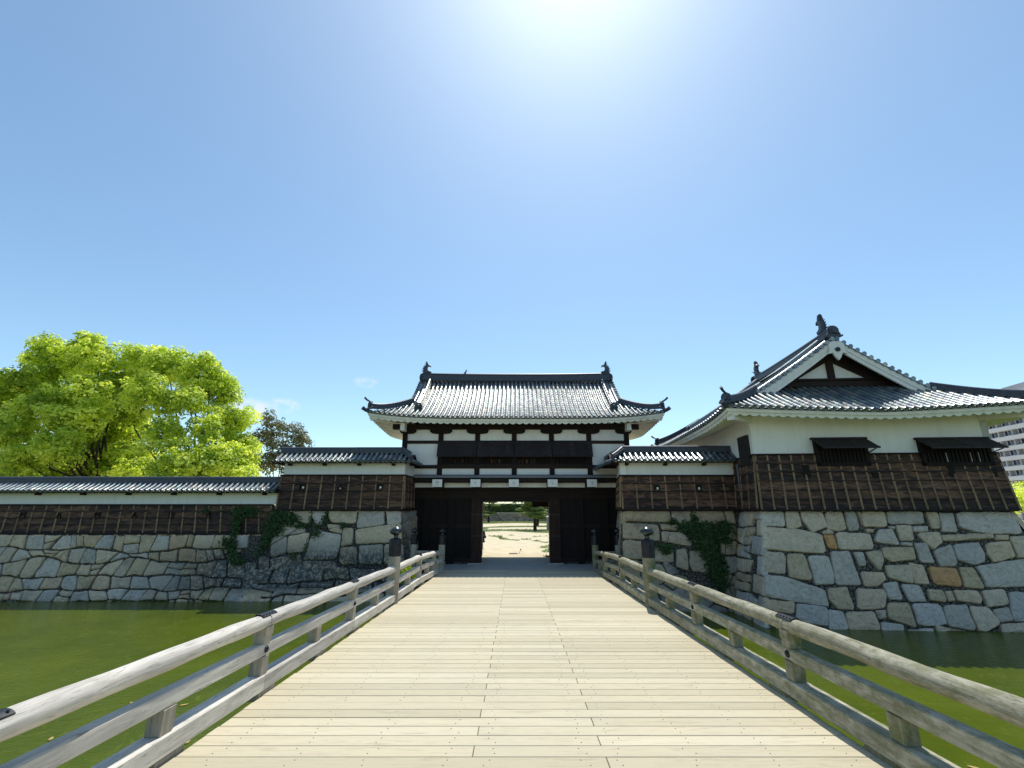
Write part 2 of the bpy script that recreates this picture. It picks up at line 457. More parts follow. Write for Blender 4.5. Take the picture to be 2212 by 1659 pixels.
def leaves_mesh(name, P, N, size, material, parent=None, jitter=.6, rnd=None, aspect=1.5):
    n = len(P); P = np.asarray(P, float); N = np.asarray(N, float)
    N = N + nrng.normal(0, jitter, N.shape); N /= np.linalg.norm(N, axis=1, keepdims=True) + 1e-9
    t = np.cross(N, nrng.normal(0, 1, N.shape)); t /= np.linalg.norm(t, axis=1, keepdims=True) + 1e-9
    b = np.cross(N, t)
    sz = (np.asarray(size) * nrng.uniform(.6, 1.3, n))[:, None]
    v = np.stack([P - t * sz * aspect * .5, P - b * sz * .5 , P + t * sz * aspect * .5, P + b * sz * .5], 1).reshape(-1, 3)
    me = bpy.data.meshes.new(name)
    me.vertices.add(4 * n); me.vertices.foreach_set('co', v.ravel())
    me.loops.add(4 * n); me.loops.foreach_set('vertex_index', np.arange(4 * n))
    me.polygons.add(n); me.polygons.foreach_set('loop_start', np.arange(0, 4 * n, 4)); me.polygons.foreach_set('loop_total', np.full(n, 4))
    me.update()
    a = me.attributes.new('rnd', 'FLOAT', 'FACE')
    a.data.foreach_set('value', (nrng.random(n) if rnd is None else np.clip(rnd, 0, 1)).astype(np.float32))
    me.materials.append(material)
    o = bpy.data.objects.new(name, me); C.objects.link(o)
    if parent is not None: o.parent = parent
    return o

# ------------------------------------------------------------------ setting: water and ground
def sheet(name, x0, x1, y0, y1, z, m):
    b = MB(); b.add([(x0, y0, z), (x1, y0, z), (x1, y1, z), (x0, y1, z)], [(0, 1, 2, 3)], .5)
    return tag(b.build(name, m), kind='structure')
WZ = -1.3
sheet('moat_water', -400, 400, -120, 400, WZ, M['water'])
g = MB()
g.box(-400, 20.4, 31.2, 900, -2.2, 0)            # high ground behind the walls; stops short of the moat on the right
g.box(40, 420, 60, 900, -2.2, -.3)
tag(g.build('courtyard_ground', M['sand']), kind='structure')
g = MB(); g.box(-4.6, 4.9, 25.4, 31.2, -2.2, -.006)
tag(g.build('gateway_paving', M['paving']), kind='structure')
g = MB(); g.box(-400, 400, -140, -9.5, -2.2, .55)
tag(g.build('near_bank', M['bank']), kind='structure')
def zdeck(Y): return .52 - .0203 * Y if Y < 25.6 else 0.0

# ------------------------------------------------------------------ bridge
DX0, DX1 = -3.74, 3.98          # deck edges
bridge = thing('wooden_bridge', 'pale plank footbridge crossing the green moat up to the dark gate', 'bridge', (0, 12, 0))
db = MB(); sc = MB()
pw = .257
y = -7.0; row = 0
JX = (-.47, .98)
while y < 25.3:
    y1 = min(y + pw, 25.35)
    jx = JX[row % 2] + rng.uniform(-.012, .012)
    for (a, c) in ((DX0 + rng.uniform(-.012, .012), jx - .004), (jx + .004, DX1 + rng.uniform(-.012, .012))):
        rr = rng.random(); dz = rng.uniform(-.002, .002)
        yy0, yy1 = y + .0055, y1 - .0055
        z0, z1 = zdeck(yy0) + dz, zdeck(yy1) + dz + rng.uniform(-.0015, .0015)
        k = .006
        vs = [(a, yy0, z0 - .07), (c, yy0, z0 - .07), (c, yy1, z1 - .07), (a, yy1, z1 - .07),
              (a, yy0, z0 - k), (c, yy0, z0 - k), (c, yy1, z1 - k), (a, yy1, z1 - k),
              (a + k, yy0 + k, z0), (c - k, yy0 + k, z0), (c - k, yy1 - k, z1), (a + k, yy1 - k, z1)]
        db.add(vs, [(3, 2, 1, 0), (0, 1, 5, 4), (1, 2, 6, 5), (2, 3, 7, 6), (3, 0, 4, 7), (4, 5, 9, 8), (5, 6, 10, 9), (6, 7, 11, 10), (7, 4, 8, 11), (8, 9, 10, 11)], rr)
    if y < 13:
        for sx in (-3.3, -2.45, -1.6, -.75, -.3, .75, 1.15, 1.95, 2.8, 3.6):
            for q in (.28, .72):
                X = sx + rng.uniform(-.07, .07); Y = y + pw * q
                sc.lathe([(.006, -.001), (.006, .0022), (.003, .0028)], (X, Y, zdeck(Y) + .001), 6)
    y = y1; row += 1
db.build('deck', M['deck'], bridge)
sc.build('screw', M['dirt'], bridge)['kind'] = 'stuff'
for gx in (-3.1, -1.0, 1.2, 3.3):
    gm = MB(); gm.bar((gx, -7, zdeck(-7) - .24), (gx, 25.2, zdeck(25.2) - .24), .3, .3); gm.build('girder', M['dirt'], bridge)
for sgn, ex in ((-1, DX0 + .02), (1, DX1 - .02)):
    gm = MB(); gm.bar((ex, -7, zdeck(-7) - .2), (ex, 25.2, zdeck(25.2) - .2), .06, .24); gm.build('fascia_board', M['rail_post'], bridge)
for py in (-2.5, 3.5, 9.5, 15.5, 21):
    for px in (-3.1, 0, 3.3):
        gm = MB(); gm.tube([(px, py, WZ - 1), (px, py, zdeck(py) - .39)], .19, 12); fix_smooth(gm.build('pile', M['rail_post'], bridge))
    gm = MB(); gm.bar((-3.7, py, zdeck(py) - .5), (3.95, py, zdeck(py) - .5), .3, .22); gm.build('cross_beam', M['dirt'], bridge)
adopt(bridge)

GIB = [(.205, 0), (.205, .30), (.212, .30), (.212, .325), (.205, .33), (.205, .52), (.19, .55), (.11, .565), (.075, .58), (.075, .66),
       (.10, .675), (.17, .70), (.205, .75), (.21, .79), (.185, .85), (.13, .90), (.06, .935), (.028, .955), (.018, .99), (.004, 1.02)]
def post_with_cap(parent, X, Y, zb, H, rad, mpost):
    p = MB(); p.lathe([(rad, zb), (rad, zb + H - .02), (rad, zb + H + .04)], (X, Y, 0), 20)
    po = fix_smooth(p.build('post', mpost, parent), 40)
    k = rad / .205 * 1.03
    c = MB(); c.lathe([(r_ * k, z_ * k) for r_, z_ in GIB[:8]], (X, Y, zb + H), 24)
    co = fix_smooth(c.build('metal_sleeve', M['blackmetal'], po), 50)
    c = MB(); c.lathe([(r_ * k, z_ * k) for r_, z_ in GIB[7:]], (X, Y, zb + H), 24)
    fix_smooth(c.build('onion_finial', M['capmetal'], po), 50)
    return po

def droop(Y):      # the far rails bend level where they meet the bank
    if Y < 16: return 0
    if Y < 19: return .05 * (Y - 16) / 3
    if Y < 22: return .05 - .06 * (Y - 19) / 3
    return -.01 - .16 * ((Y - 22) / 3) ** 1.3

def railing(side):
    L = side < 0
    X = -3.86 if L else 4.04
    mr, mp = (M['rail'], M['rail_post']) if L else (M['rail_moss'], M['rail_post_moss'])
    lab = ('grey log railing along the left edge of the bridge, inner faces sunlit' if L
           else 'moss-stained log railing along the right edge of the bridge, inner faces shaded')
    t = thing('bridge_railing', lab, 'railing', (X, 12, .3), 'log railings along the bridge')
    bigs = (-5.5, 15.35, 25.0) if L else (-6.3, 14.75, 24.6)
    talls = (-.15, 3.75, 7.65, 11.55, 19.2, 22.6) if L else (0, 3.7, 7.4, 11.1, 18.5, 21.9)
    shorts = (-3, 1.8, 5.7, 9.6, 13.45, 17.3, 20.9, 23.8) if L else (-3.2, 1.85, 5.5, 9.25, 12.95, 16.7, 20.2, 23.2)
    def z(Y, dz): return zdeck(Y) + dz + droop(Y)
    # log rails: one log between neighbouring tall posts
    cuts = sorted(set(bigs) | set(talls))
    for a, c in zip(cuts[:-1], cuts[1:]):
        b = MB(); pts = []; n = 14
        ph = rng.random() * 6
        for i in range(n + 1):
            Y = a + .004 + (c - a - .008) * i / n
            pts.append((X + .006 * math.sin(ph + i), Y, z(Y, 1.0) + .005 * math.cos(ph * 2 + i * .8)))
        b.tube(pts, [.107 + .004 * math.sin(i * 1.3 + ph) for i in range(n + 1)], 16)
        fix_smooth(b.build('top_rail', mr, t), 50)
        for nm, dz, w, h in (('middle_rail', .61, .15, .17), ('bottom_rail', .165, .24, .21)):
            b = MB(); vs = []; n = 8
            for i in range(n + 1):
                Y = a + .003 + (c - a - .006) * i / n; zz = z(Y, dz); k = .012
                for u, v_ in ((-w/2, -h/2 + k), (-w/2 + k, -h/2), (w/2 - k, -h/2), (w/2, -h/2 + k), (w/2, h/2 - k), (w/2 - k, h/2), (-w/2 + k, h/2), (-w/2, h/2 - k)):
                    vs.append((X + u, Y, zz + v_))
            fs = [(i*8+k2, i*8+(k2+1)%8, (i+1)*8+(k2+1)%8, (i+1)*8+k2) for i in range(n) for k2 in range(8)]
            fs += [tuple(range(7, -1, -1)), tuple(n*8+k2 for k2 in range(8))]
            b.add(vs, fs); b.build(nm, mr, t)
    for Y in bigs:
        post_with_cap(t, X + (-.02 if L else .02), Y, zdeck(Y) - .55, 1.93 if Y < 20 else 1.80, .19 if Y < 20 else .17, mp)
    for Y in talls:
        for (z0, z1) in ((.272, .523), (.697, .93)):
            b = MB(); w = .09
            b.box(X - w, X + w, Y - .095, Y + .095, z(Y, z0), z(Y, z1), bev=.006)
            if z0 > .5: b.box(X - .1, X + .1, Y - .105, Y + .105, z(Y, .80), z(Y, .93) , bev=.006)
            po = b.build('upper_post' if z0 > .5 else 'lower_post', mp, t)
        b = MB()                                  # iron plate with nails over the log joint
        vs = []; 
        for i in range(2):
            for k in range(7):
                a_ = R(90 - 42 + 14 * k); yy = Y + (-.2 if i == 0 else .2)
                vs.append((X + math.cos(a_) * .119, yy, z(yy, 1.0) + math.sin(a_) * .119))
        b.add(vs + [(v_[0], v_[1], v_[2] - .012) for v_ in vs], [(k, k + 1, k + 8, k + 7) for k in range(6)] + [(k + 14, k + 21, k + 22, k + 15) for k in range(6)] + [(0,14,15,1),(5,19,20,6),(7,8,22,21)] + [(0,7,21,14),(6,20,27,13)])
        for i in range(5):
            for aa in (62, 118):
                yy = Y - .16 + .08 * i
                b.lathe([(.012, 0), (.012, .008), (.006, .015)], (X + math.cos(R(aa)) * .117, yy, z(yy, 1.0) + math.sin(R(aa)) * .117), 7)
        fix_smooth(b.build('joint_plate', M['blackmetal'], t), 40)
        b = MB(); s_ = 1 if L else -1               # domed bolt head on the inner face of the middle rail
        pf = [(.048, 0), (.05, .008), (.042, .022), (.026, .034), (.008, .038)]
        n = 12; vs = []
        for r_, d_ in pf:
            for k in range(n):
                a_ = 2 * math.pi * k / n; vs.append((X + s_ * (.076 + d_), Y + r_ * math.cos(a_), z(Y, .61) + r_ * math.sin(a_)))
        fs = [(i*n+k, i*n+(k+1)%n, (i+1)*n+(k+1)%n, (i+1)*n+k) for i in range(len(pf)-1) for k in range(n)] + [tuple((len(pf)-1)*n+k for k in range(n))]
        b.add(vs, fs); fix_smooth(b.build('bolt_head', M['blackmetal'], t), 60)
    for Y in shorts:
        b = MB(); b.box(X - .085, X + .085, Y - .095, Y + .095, z(Y, .272), z(Y, .523), bev=.006); b.build('short_post', mp, t)
    Y = -6.2
    while Y < 24.4:                                # blocks that hold the bottom rail off the deck
        b = MB(); b.box(X - .1, X + .1, Y - .22, Y + .22, zdeck(Y) - .06, z(Y, .058), bev=.01); b.build('spacer_block', mp, t); Y += 2.0
    adopt(t)
railing(-1); railing(1)

def wing(side):
    L = side < 0
    x0 = -3.86 if L else 4.04; x1 = -5.35 if L else 5.25
    Y0 = 25.0 if L else 24.6
    t = thing('wing_railing', 'short railing returning from the far ' + ('left' if L else 'right') + ' bridge post along the bank', 'railing', (x1, Y0, 0), 'short railings beside the gate')
    post_with_cap(t, x1, Y0, -.5, 1.78, .17, M['rail_post'])
    b = MB(); b.tube([(x0, Y0, .88), (x1, Y0, .88)], .09, 12); fix_smooth(b.build('top_rail', M['rail_post'], t))
    for z_ in (.5, .1):
        b = MB(); b.bar((x0, Y0, z_), (x1, Y0, z_), .12, .15); b.build('middle_rail' if z_ > .3 else 'bottom_rail', M['rail_post'], t)
    b = MB(); xm = (x0 + x1) / 2; b.box(xm - .07, xm + .07, Y0 - .07, Y0 + .07, .16, .80); b.build('short_post', M['rail_post'], t)
    adopt(t)
wing(-1); wing(1)

# ------------------------------------------------------------------ tiled roofs
def sweep(b, pts, prof, r=None):     # prof: list of (side, up) swept along pts, vertical up
    pts = [Vector(p) for p in pts]; n = len(prof); vs = []
    for i, p in enumerate(pts):
        d = pts[min(i + 1, len(pts) - 1)] - pts[max(i - 1, 0)]; sd = Vector((d.y, -d.x, 0)).normalized()
        dn = d.normalized(); up = sd.cross(dn).normalized()
        if up.z < 0: up = -up
        for a, c in prof: vs.append(p + sd * a + up * c)
    fs = [(i*n+k, i*n+(k+1)%n, (i+1)*n+(k+1)%n, (i+1)*n+k) for i in range(len(pts)-1) for k in range(n)]
    fs += [tuple(range(n-1, -1, -1)), tuple((len(pts)-1)*n+k for k in range(n))]
    b.add(vs, fs, r)
def ridge_prof(w, h, courses=3, rt=None):
    rt = rt or w * .36
    P = []
    left = []
    for i in range(courses):
        z0 = h * i / courses; z1 = h * (i + 1) / courses; wi = w / 2 * (1 - .1 * i)
        left += [(-wi, z0 + .012), (-wi, z1 - .006), (-wi + .022, z1 - .004), (-wi + .022, z1 + .008)]
    top = [(rt * math.cos(R(180 - 30 * k)), h + .01 + rt * .95 * math.sin(R(180 - 30 * k))) for k in range(7)]
    return left + top + [(-a, c) for a, c in reversed(left)]

ONI = [(-.5, 0), (-.62, .05), (-.66, .16), (-.58, .2), (-.52, .13), (-.46, .22), (-.40, .45), (-.40, .62), (-.30, .80), (-.12, .90), (.12, .90), (.30, .80), (.40, .62), (.40, .45), (.46, .22), (.52, .13), (.58, .2), (.66, .16), (.62, .05), (.5, 0), (.3, -.06), (0, -.02), (-.3, -.06)]
def oni(parent, p, ax, size, horn=True):   # ridge-end tile: p base centre, ax outward horizontal direction
    p = Vector(p); ax = Vector((ax[0], ax[1], 0)).normalized(); sd = Vector((-ax.y, ax.x, 0))
    b = MB(); fn = lambda a, c, t: p + sd * a * size + Vector((0, 0, c * size)) + ax * t
    b.prism(ONI, fn, -.06 * size, .10 * size)
    b.prism([(a * .72, .12 + c * .78) for a, c in ONI[5:18]], fn, .10 * size, .17 * size)
    b.prism([(.17 * math.cos(R(30 * k)), .47 + .17 * math.sin(R(30 * k))) for k in range(12)], fn, .17 * size, .23 * size)
    o = b.build('ridge_end_tile', M['ridge'], parent)
    if horn:
        b = MB(); q = p + Vector((0, 0, .86 * size))
        b.tube([q - ax * .25 * size, q + ax * .15 * size + Vector((0, 0, .04 * size)), q + ax * .5 * size + Vector((0, 0, .18 * size)), q + ax * .78 * size + Vector((0, 0, .4 * size))], [.1 * size, .1 * size, .11 * size, .125 * size], 10)
        fix_smooth(b.build('projecting_round_tile', M['ridge'], parent), 50)

SHACHI = [(875,290),(872,262),(880,240),(893,228),(905,225),(908,205),(914,190),(909,172),(912,155),(925,165),(935,185),(945,210),(962,212),(975,218),(987,243),(972,233),(958,231),(945,236),(935,250),(932,270),(936,290),(945,305),(962,312),(975,320),(990,318),(998,330),(985,342),(930,345),(875,342)]
def shachi(parent, p, inward, h):          # roof fish, mouth on the ridge, tail in the air
    p = Vector(p); iw = Vector((inward[0], inward[1], 0)).normalized(); sd = Vector((-iw.y, iw.x, 0))
    k = h / 190.
    b = MB(); fn = lambda a, c, t: p + iw * (a - 915) * k + Vector((0, 0, (345 - c) * k)) + sd * t
    b.puffy(SHACHI, fn, .11 * h)
    spikes = [(873, 320, -24, -14), (870, 298, -24, -18), (874, 274, -24, -20), (884, 250, -22, -22), (896, 232, -20, -22), (905, 212, -18, -18), (907, 188, -14, -16)]
    for sx, sy, dx, dy in spikes:
        b.prism([(sx + 6, sy - 8), (sx + 6, sy + 10), (sx + dx, sy + dy)], fn, -.025 * h, .025 * h)
    for s_ in (-1, 1):                        # pectoral fins
        a0 = fn(915, 318, s_ * .09 * h); a1 = fn(890, 312, s_ * .09 * h); a2 = fn(880, 285, s_ * .26 * h); a3 = fn(905, 300, s_ * .09 * h)
        b.add([a0, a1, a2, a3, a0 + sd * .03, a1 + sd * .03, a2 + sd * .03, a3 + sd * .03], [(0, 1, 2, 3), (7, 6, 5, 4), (0, 4, 5, 1), (1, 5, 6, 2), (2, 6, 7, 3), (3, 7, 4, 0)])
    return fix_smooth(b.build('roof_fish_finial', M['ridge'], parent), 35)

class Roof:
    """ridge along local x. ends: 'irimoya', 'hip' or 'gable' at +x and -x."""
    def __init__(s, cx, cy, rot, ex, ey, gx, gw, ze, zr, lift, conc, ends=('irimoya', 'irimoya'), sp=.285, rt=.085, base=0):
        s.__dict__.update(locals()); s.ca, s.sa = round(math.cos(rot), 6), round(math.sin(rot), 6)
        s.rise = zr - ze
    def W(s, x, y, z): return Vector((s.cx + s.ca * x - s.sa * y, s.cy + s.sa * x + s.ca * y, z))
    def prof(s, t): return s.rise * ((1 - s.conc) * t + s.conc * t * t)
    def end(s, x): return s.ends[0] if x >= 0 else s.ends[1]
    def z(s, x, y, face):
        t = (s.ey - abs(y)) / s.ey if face == 'm' else (s.ex - abs(x)) / s.ey
        l = 0 if s.end(x) == 'gable' else s.lift * (min(1, abs(x) / s.ex) ** 4) * (min(1, abs(y) / s.ey) ** 1.3)
        return s.ze + s.prof(max(t, 0)) + l
    def ytop(s, x):
        e = s.end(x)
        if e == 'gable': return 0
        if e == 'irimoya' and abs(x) <= s.gx: return 0
        return max(0.0, s.ey - (s.ex - abs(x)))
    def xtop(s, y, e):
        v = s.ex - (s.ey - abs(y))
        return max(s.gw, v) if e == 'irimoya' else v
    def row_tiles(s, b, P, side, discdir):       # P: list of points from eave upward on the surface; half-round cover tiles
        if len(P) < 2: return
        side = Vector(side).normalized(); r0 = s.rt
        for i in range(len(P) - 1):
            p, q = P[i], P[i + 1]; d = (q - p).normalized(); up = side.cross(d)
            if up.z < 0: up = -up
            vs = []; rr = rng.random()
            for (c, r) in ((p - d * .012, r0 * 1.05), (q, r0 * .94)):
                for k in range(7):
                    a = math.pi * k / 6; vs.append(c + side * r * math.cos(a) + up * (r * math.sin(a) + .015))
            fs = [(k, k + 1, k + 8, k + 7) for k in range(6)] + [tuple(range(6, -1, -1))]
            b.add(vs, fs, rr)
        p = P[0]; d = (P[1] - p).normalized(); up = side.cross(d)
        if up.z < 0: up = -up
        c = p - d * .03 + up * .02; n = 10; R1 = r0 * 1.12     # round end disc
        vs = [c + side * R1 * math.cos(2*math.pi*k/n) + up * R1 * math.sin(2*math.pi*k/n) for k in range(n)]
        vs += [v_ + d * .06 for v_ in vs]
        vs += [c - d * .0 + side * R1 * .7 * math.cos(2*math.pi*k/n) + up * R1 * .7 * math.sin(2*math.pi*k/n) + d * .012 for k in range(n)]
        fs = [(k, (k+1)%n, n+(k+1)%n, n+k) for k in range(n)] + [(k, 2*n+k, 2*n+(k+1)%n, (k+1)%n) for k in range(n)] + [tuple(2*n+k for k in range(n))]
        b.add(vs, fs, rng.random() * .3)
    def pan(s, b, A, B, side):                   # concave pan tiles between two rows, stepped
        n = min(len(A), len(B)) - 1
        for i in range(n):
            a0, a1, b0, b1 = A[i], A[i+1], B[i], B[i+1]
            m0, m1 = (a0 + b0) / 2, (a1 + b1) / 2
            up = Vector((0, 0, 1)); h = .03
            vs = [a0 + up * h, m0 - up * (.03 - h), b0 + up * h, a1, m1 - up * .03, b1, a0, m0 - up * .03, b0]
            b.add(vs, [(0, 1, 4, 3), (1, 2, 5, 4), (6, 7, 1, 0), (7, 8, 2, 1)], rng.random())
    def build(s, parent, faces=('f', 'b', 'r', 'l')):
        """f: local -y slope, b: +y slope, r: +x end slope, l: -x end slope"""
        root = None
        roofs = []
        tl = s.sp * 1.0
        b = MB(); pb = MB()
        for fc in faces:
            if fc in 'fb':
                sg = -1 if fc == 'f' else 1
                lim_p = s.ex if s.ends[0] != 'gable' else s.gx; lim_n = s.ex if s.ends[1] != 'gable' else s.gx
                n = max(2, round((lim_p + lim_n - .1) / s.sp)); xs = [-lim_n + .05 + (lim_p + lim_n - .1) * (i + .5) / n for i in range(n)]
                def col(x):
                    yt = s.ytop(x); L = s.ey - yt; m = int(math.ceil(s.ey / (tl * .93))); out = []
                    for i in range(m + 1):
                        y = s.ey - min(L, s.ey * i / m)
                        out.append(s.W(x, sg * y, s.z(x, y, 'm')))
                        if s.ey * i / m >= L: break
                    return out
                cols = [col(x) for x in xs]
                side = s.W(1, 0, 0) - s.W(0, 0, 0)
                for c in cols: s.row_tiles(b, c, side, None)
                hx = [xs[0] - s.sp / 2] + [x for x in xs] + [xs[-1] + s.sp / 2]
                cc = [col(x) for x in hx]
                for i in range(len(hx) - 1): 
                    s.pan(pb, cc[i], cc[i + 1], side)
            else:
                e = s.ends[0 if fc == 'r' else 1]
                if e == 'gable': continue
                sg = 1 if fc == 'r' else -1
                n = max(2, round((2 * s.ey - .1) / s.sp)); ys = [-s.ey + .05 + (2 * s.ey - .1) * (i + .5) / n for i in range(n)]
                def colx(y):
                    xt = s.xtop(y, e); L = s.ex - xt; Lm = s.ex - (s.gw if e == 'irimoya' else s.ex - s.ey); m = max(2, int(math.ceil(Lm / (tl * .93)))); out = []
                    for i in range(m + 1):
                        x = s.ex - min(L, Lm * i / m)
                        out.append(s.W(sg * x, y, s.z(sg * x, y, 's')))
                        if Lm * i / m >= L: break
                    return out
                side = s.W(0, 1, 0) - s.W(0, 0, 0)
                for y in ys: s.row_tiles(b, colx(y), side, None)
                hy = [ys[0] - s.sp / 2] + ys + [ys[-1] + s.sp / 2]
                cc = [colx(y) for y in hy]
                for i in range(len(hy) - 1): s.pan(pb, cc[i], cc[i + 1], side)
        roof = b.build('roof', M['tile'], parent)
        pb.build('pan_tiles', M['pan'], roof)
        s.roof = roof
        return roof
    def eave_line(s, x0, y0, x1, y1, n, face, inset, dz):
        out = []
        for i in range(n + 1):
            x = x0 + (x1 - x0) * i / n; y = y0 + (y1 - y0) * i / n
            xx = x; yy = y
            out.append((x, y))
        return out
    def eaves(s, parent, wx, wy, zwall, faces, wave=.385, slab=.10):
        """underside: dark lath, white fascia and the waved plaster soffit reaching in to the wall at half-sizes wx, wy"""
        lath = MB(); fas = MB(); sof = MB()
        for fc in faces:
            if fc in 'fb':
                sg = -1 if fc == 'f' else 1; L0, L1 = -s.ex, s.ex
            else:
                sg = 1 if fc == 'r' else -1; L0, L1 = -s.ey, s.ey
            n = int((L1 - L0) / wave * 8)
            def P(u, inset, dz):
                # u along the eave, inset from eave
                if fc in 'fb':
                    y = s.ey - inset; lim = s.ex - inset; x = max(-lim, min(lim, u)); f_ = 'm'
                    k = s.z(x, s.ey, 'm') - s.ze
                    return s.W(x, sg * y, s.ze + k * (1 - inset / s.ey) + inset * .30 + dz)
                x = s.ex - inset; lim = s.ey - inset; y = max(-lim, min(lim, u))
                k = s.z(s.ex, y, 's') - s.ze
                return s.W(sg * x, y, s.ze + k * (1 - inset / s.ex) + inset * .30 + dz)
            def strip(b, fa, fb):
                vs = []; 
                for i in range(n + 1):
                    u = L0 + (L1 - L0) * i / n; vs += [fa(u), fb(u)]
                b.add(vs, [(2*i, 2*i+1, 2*i+3, 2*i+2) for i in range(n)], .5)
            wv = lambda u: -.095 * abs(math.sin(math.pi * u / wave)) ** .8
            strip(lath, lambda u: P(u, .015, .0), lambda u: P(u, .02, -.075))
            strip(lath, lambda u: P(u, .02, -.075), lambda u: P(u, .07, -.08))
            strip(fas, lambda u: P(u, .05, -.06), lambda u: P(u, .06, -.22))
            strip(fas, lambda u: P(u, .06, -.22), lambda u: P(u, .12, -.225))
            strip(fas, lambda u: P(u, .12, -.21), lambda u: P(u, .13, -.31 + wv(u) ))
            steps = 5
            dmax = (s.ey - wy) if fc in 'fb' else (s.ex - wx)
            for j in range(steps):
                i0 = .13 + (dmax - .13) * j / steps; i1 = .13 + (dmax - .13) * (j + 1) / steps
                strip(sof, lambda u: P(u, i0, -.31 + wv(u)), lambda u: P(u, i1, -.31 + wv(u)))
        lath.build('eave_lath', M['darkwood_x'], s.roof)
        fas.build('eave_fascia', M['eaveplaster'], s.roof)
        fix_smooth(sof.build('waved_soffit', M['eaveplaster'], s.roof), 40)
    def hips(s, corners, w=.26, h=.22, size=.5, tipup=.12, horn=True, x_from=None):
        for sx, sy in corners:
            L = s.ex - (x_from if x_from is not None else s.gx)
            b = MB(); pts = []; n = 12
            for i in range(n + 1):
                t = L * (1 - i / n) + .12; x = s.ex - t; y = s.ey - t
                up = tipup * (i / n) ** 4
                pts.append(s.W(sx * x, sy * y, s.z(x * sx, y, 'm') + .05 + up))
            sweep(b, pts, ridge_prof(w, h, 3))
            b.build('corner_ridge', M['ridge'], s.roof)
            d = pts[-1] - pts[-2]
            oni(s.roof, pts[-1] + Vector((0, 0, -.04)), (d.x, d.y), size, horn)
            # lower projecting tile at the very corner
            b = MB(); c = s.W(sx * s.ex, sy * s.ey, s.z(s.ex * sx, s.ey, 'm')); dd = Vector((d.x, d.y, 0)).normalized()
            b.tube([c - dd * .3 + Vector((0, 0, .02)), c + dd * .05 + Vector((0, 0, .05)), c + dd * .3 + Vector((0, 0, .17))], [.09, .1, .115], 10)
            fix_smooth(b.build('corner_end_tile', M['ridge'], s.roof), 50)
    def mainridge(s, w=.36, h=.42, x0=None, x1=None, deco=True, sori=.0):
        x0 = -s.gx if x0 is None else x0; x1 = s.gx if x1 is None else x1
        b = MB(); pts = []; n = 16
        for i in range(n + 1):
            x = x0 + (x1 - x0) * i / n; k = abs(2 * i / n - 1)
            pts.append(s.W(x, 0, s.zr - .03 + sori * k ** 2.5))
        sweep(b, pts, ridge_prof(w, h, 5 if h > .3 else 3))
        if deco:
            m = int((x1 - x0) / s.sp)
            for i in range(m):
                x = x0 + (x1 - x0) * (i + .5) / m; k = abs(2 * (i + .5) / m - 1)
                for sy in (-1, 1):
                    c = s.W(x, sy * (w / 2 + .0), s.zr + .03 + sori * k ** 2.5); o = s.W(x, sy * (w / 2 + .07), c.z); d = (o - c).normalized()
                    b.tube([c, c + d * .075], .075, 10)
                    b.tube([c + d * .075, c + d * .085], .04, 8)
        b.build('main_ridge', M['ridge'], s.roof)
        return pts
    def gable(s, sx, descend=.55, dw=.26, dh=.2, board=.42, size=.5):
        """gable at end sx: verge tiles, bargeboards, descending ridges, pendant and timbered wall"""
        gx = s.gx; yb = s.ey - (s.ex - gx)               # |y| at which the verge meets the hip
        # verge row: short cover tiles laid across the edge
        b = MB(); n = int(yb / (s.sp * .86))
        for sy in (-1, 1):
            for i in range(n + 1):
                y = yb * (i + .4) / (n + .6)
                z0 = s.z(sx * gx, y, 'm') - (0)
                p = s.W(sx * (gx + .16), sy * y, z0 + .02); q = s.W(sx * (gx - .22), sy * y, z0 + .03)
                b.tube([p, q], s.rt * .95, 8); d = (p - q).normalized()
                b.tube([p - d * .02, p + d * .03], s.rt * 1.15, 10)
            P = [s.W(sx * (gx - .32), sy * yb * k / 10, s.z(sx * gx, yb * k / 10, 'm')) for k in range(10, -1, -1)]
            sweep(b, [p + Vector((0, 0, .06)) for p in P], [(s.rt * math.cos(R(30*k)), s.rt * math.sin(R(30*k))) for k in range(7)])
            PB = [(sx * (gx + .13)), (sx * (gx + .02))]
            vs = []
            for k in range(13):
                y = (yb + .05) * k / 12; zz = s.z(sx * gx, min(y, s.ey), 'm')
                for xx in PB: vs += [s.W(xx, sy * y, zz + .015), s.W(xx, sy * y, zz - .06)]
            b.add(vs, [q for k in range(12) for q in ((4*k, 4*k+4, 4*k+5, 4*k+1), (4*k+1, 4*k+5, 4*k+7, 4*k+3), (4*k, 4*k+2, 4*k+6, 4*k+4))], .2)
        fix_smooth(b.build('verge_tiles', M['tile'], s.roof), 45)
        # bargeboards in two stepped layers
        for sy in (-1, 1):
            b = MB()
            for (xo, xi, d0, d1) in ((gx + .10, gx + .02, .06, .06 + board * .55), (gx + .055, gx - .03, .06 + board * .5, .06 + board)):
                vs = []; n = 12
                for k in range(n + 1):
                    y = (yb - .12) * k / n; zz = s.z(sx * gx, y, 'm'); wd = 1.0 + .12 * k / n
                    vs += [s.W(sx * xo, sy * y, zz - d0), s.W(sx * xo, sy * y, zz - d1 * wd), s.W(sx * xi, sy * y, zz - d0), s.W(sx * xi, sy * y, zz - d1 * wd)]
                fs = []
                for k in range(n):
                    a = 4 * k; fs += [(a, a+4, a+5, a+1), (a+1, a+5, a+7, a+3), (a+3, a+7, a+6, a+2), (a+2, a+6, a+4, a)]
                fs += [(0, 1, 3, 2), (4*n, 4*n+2, 4*n+3, 4*n+1)]
                b.add(vs, fs, .5)
            b.build('bargeboard', M['plaster'], s.roof)
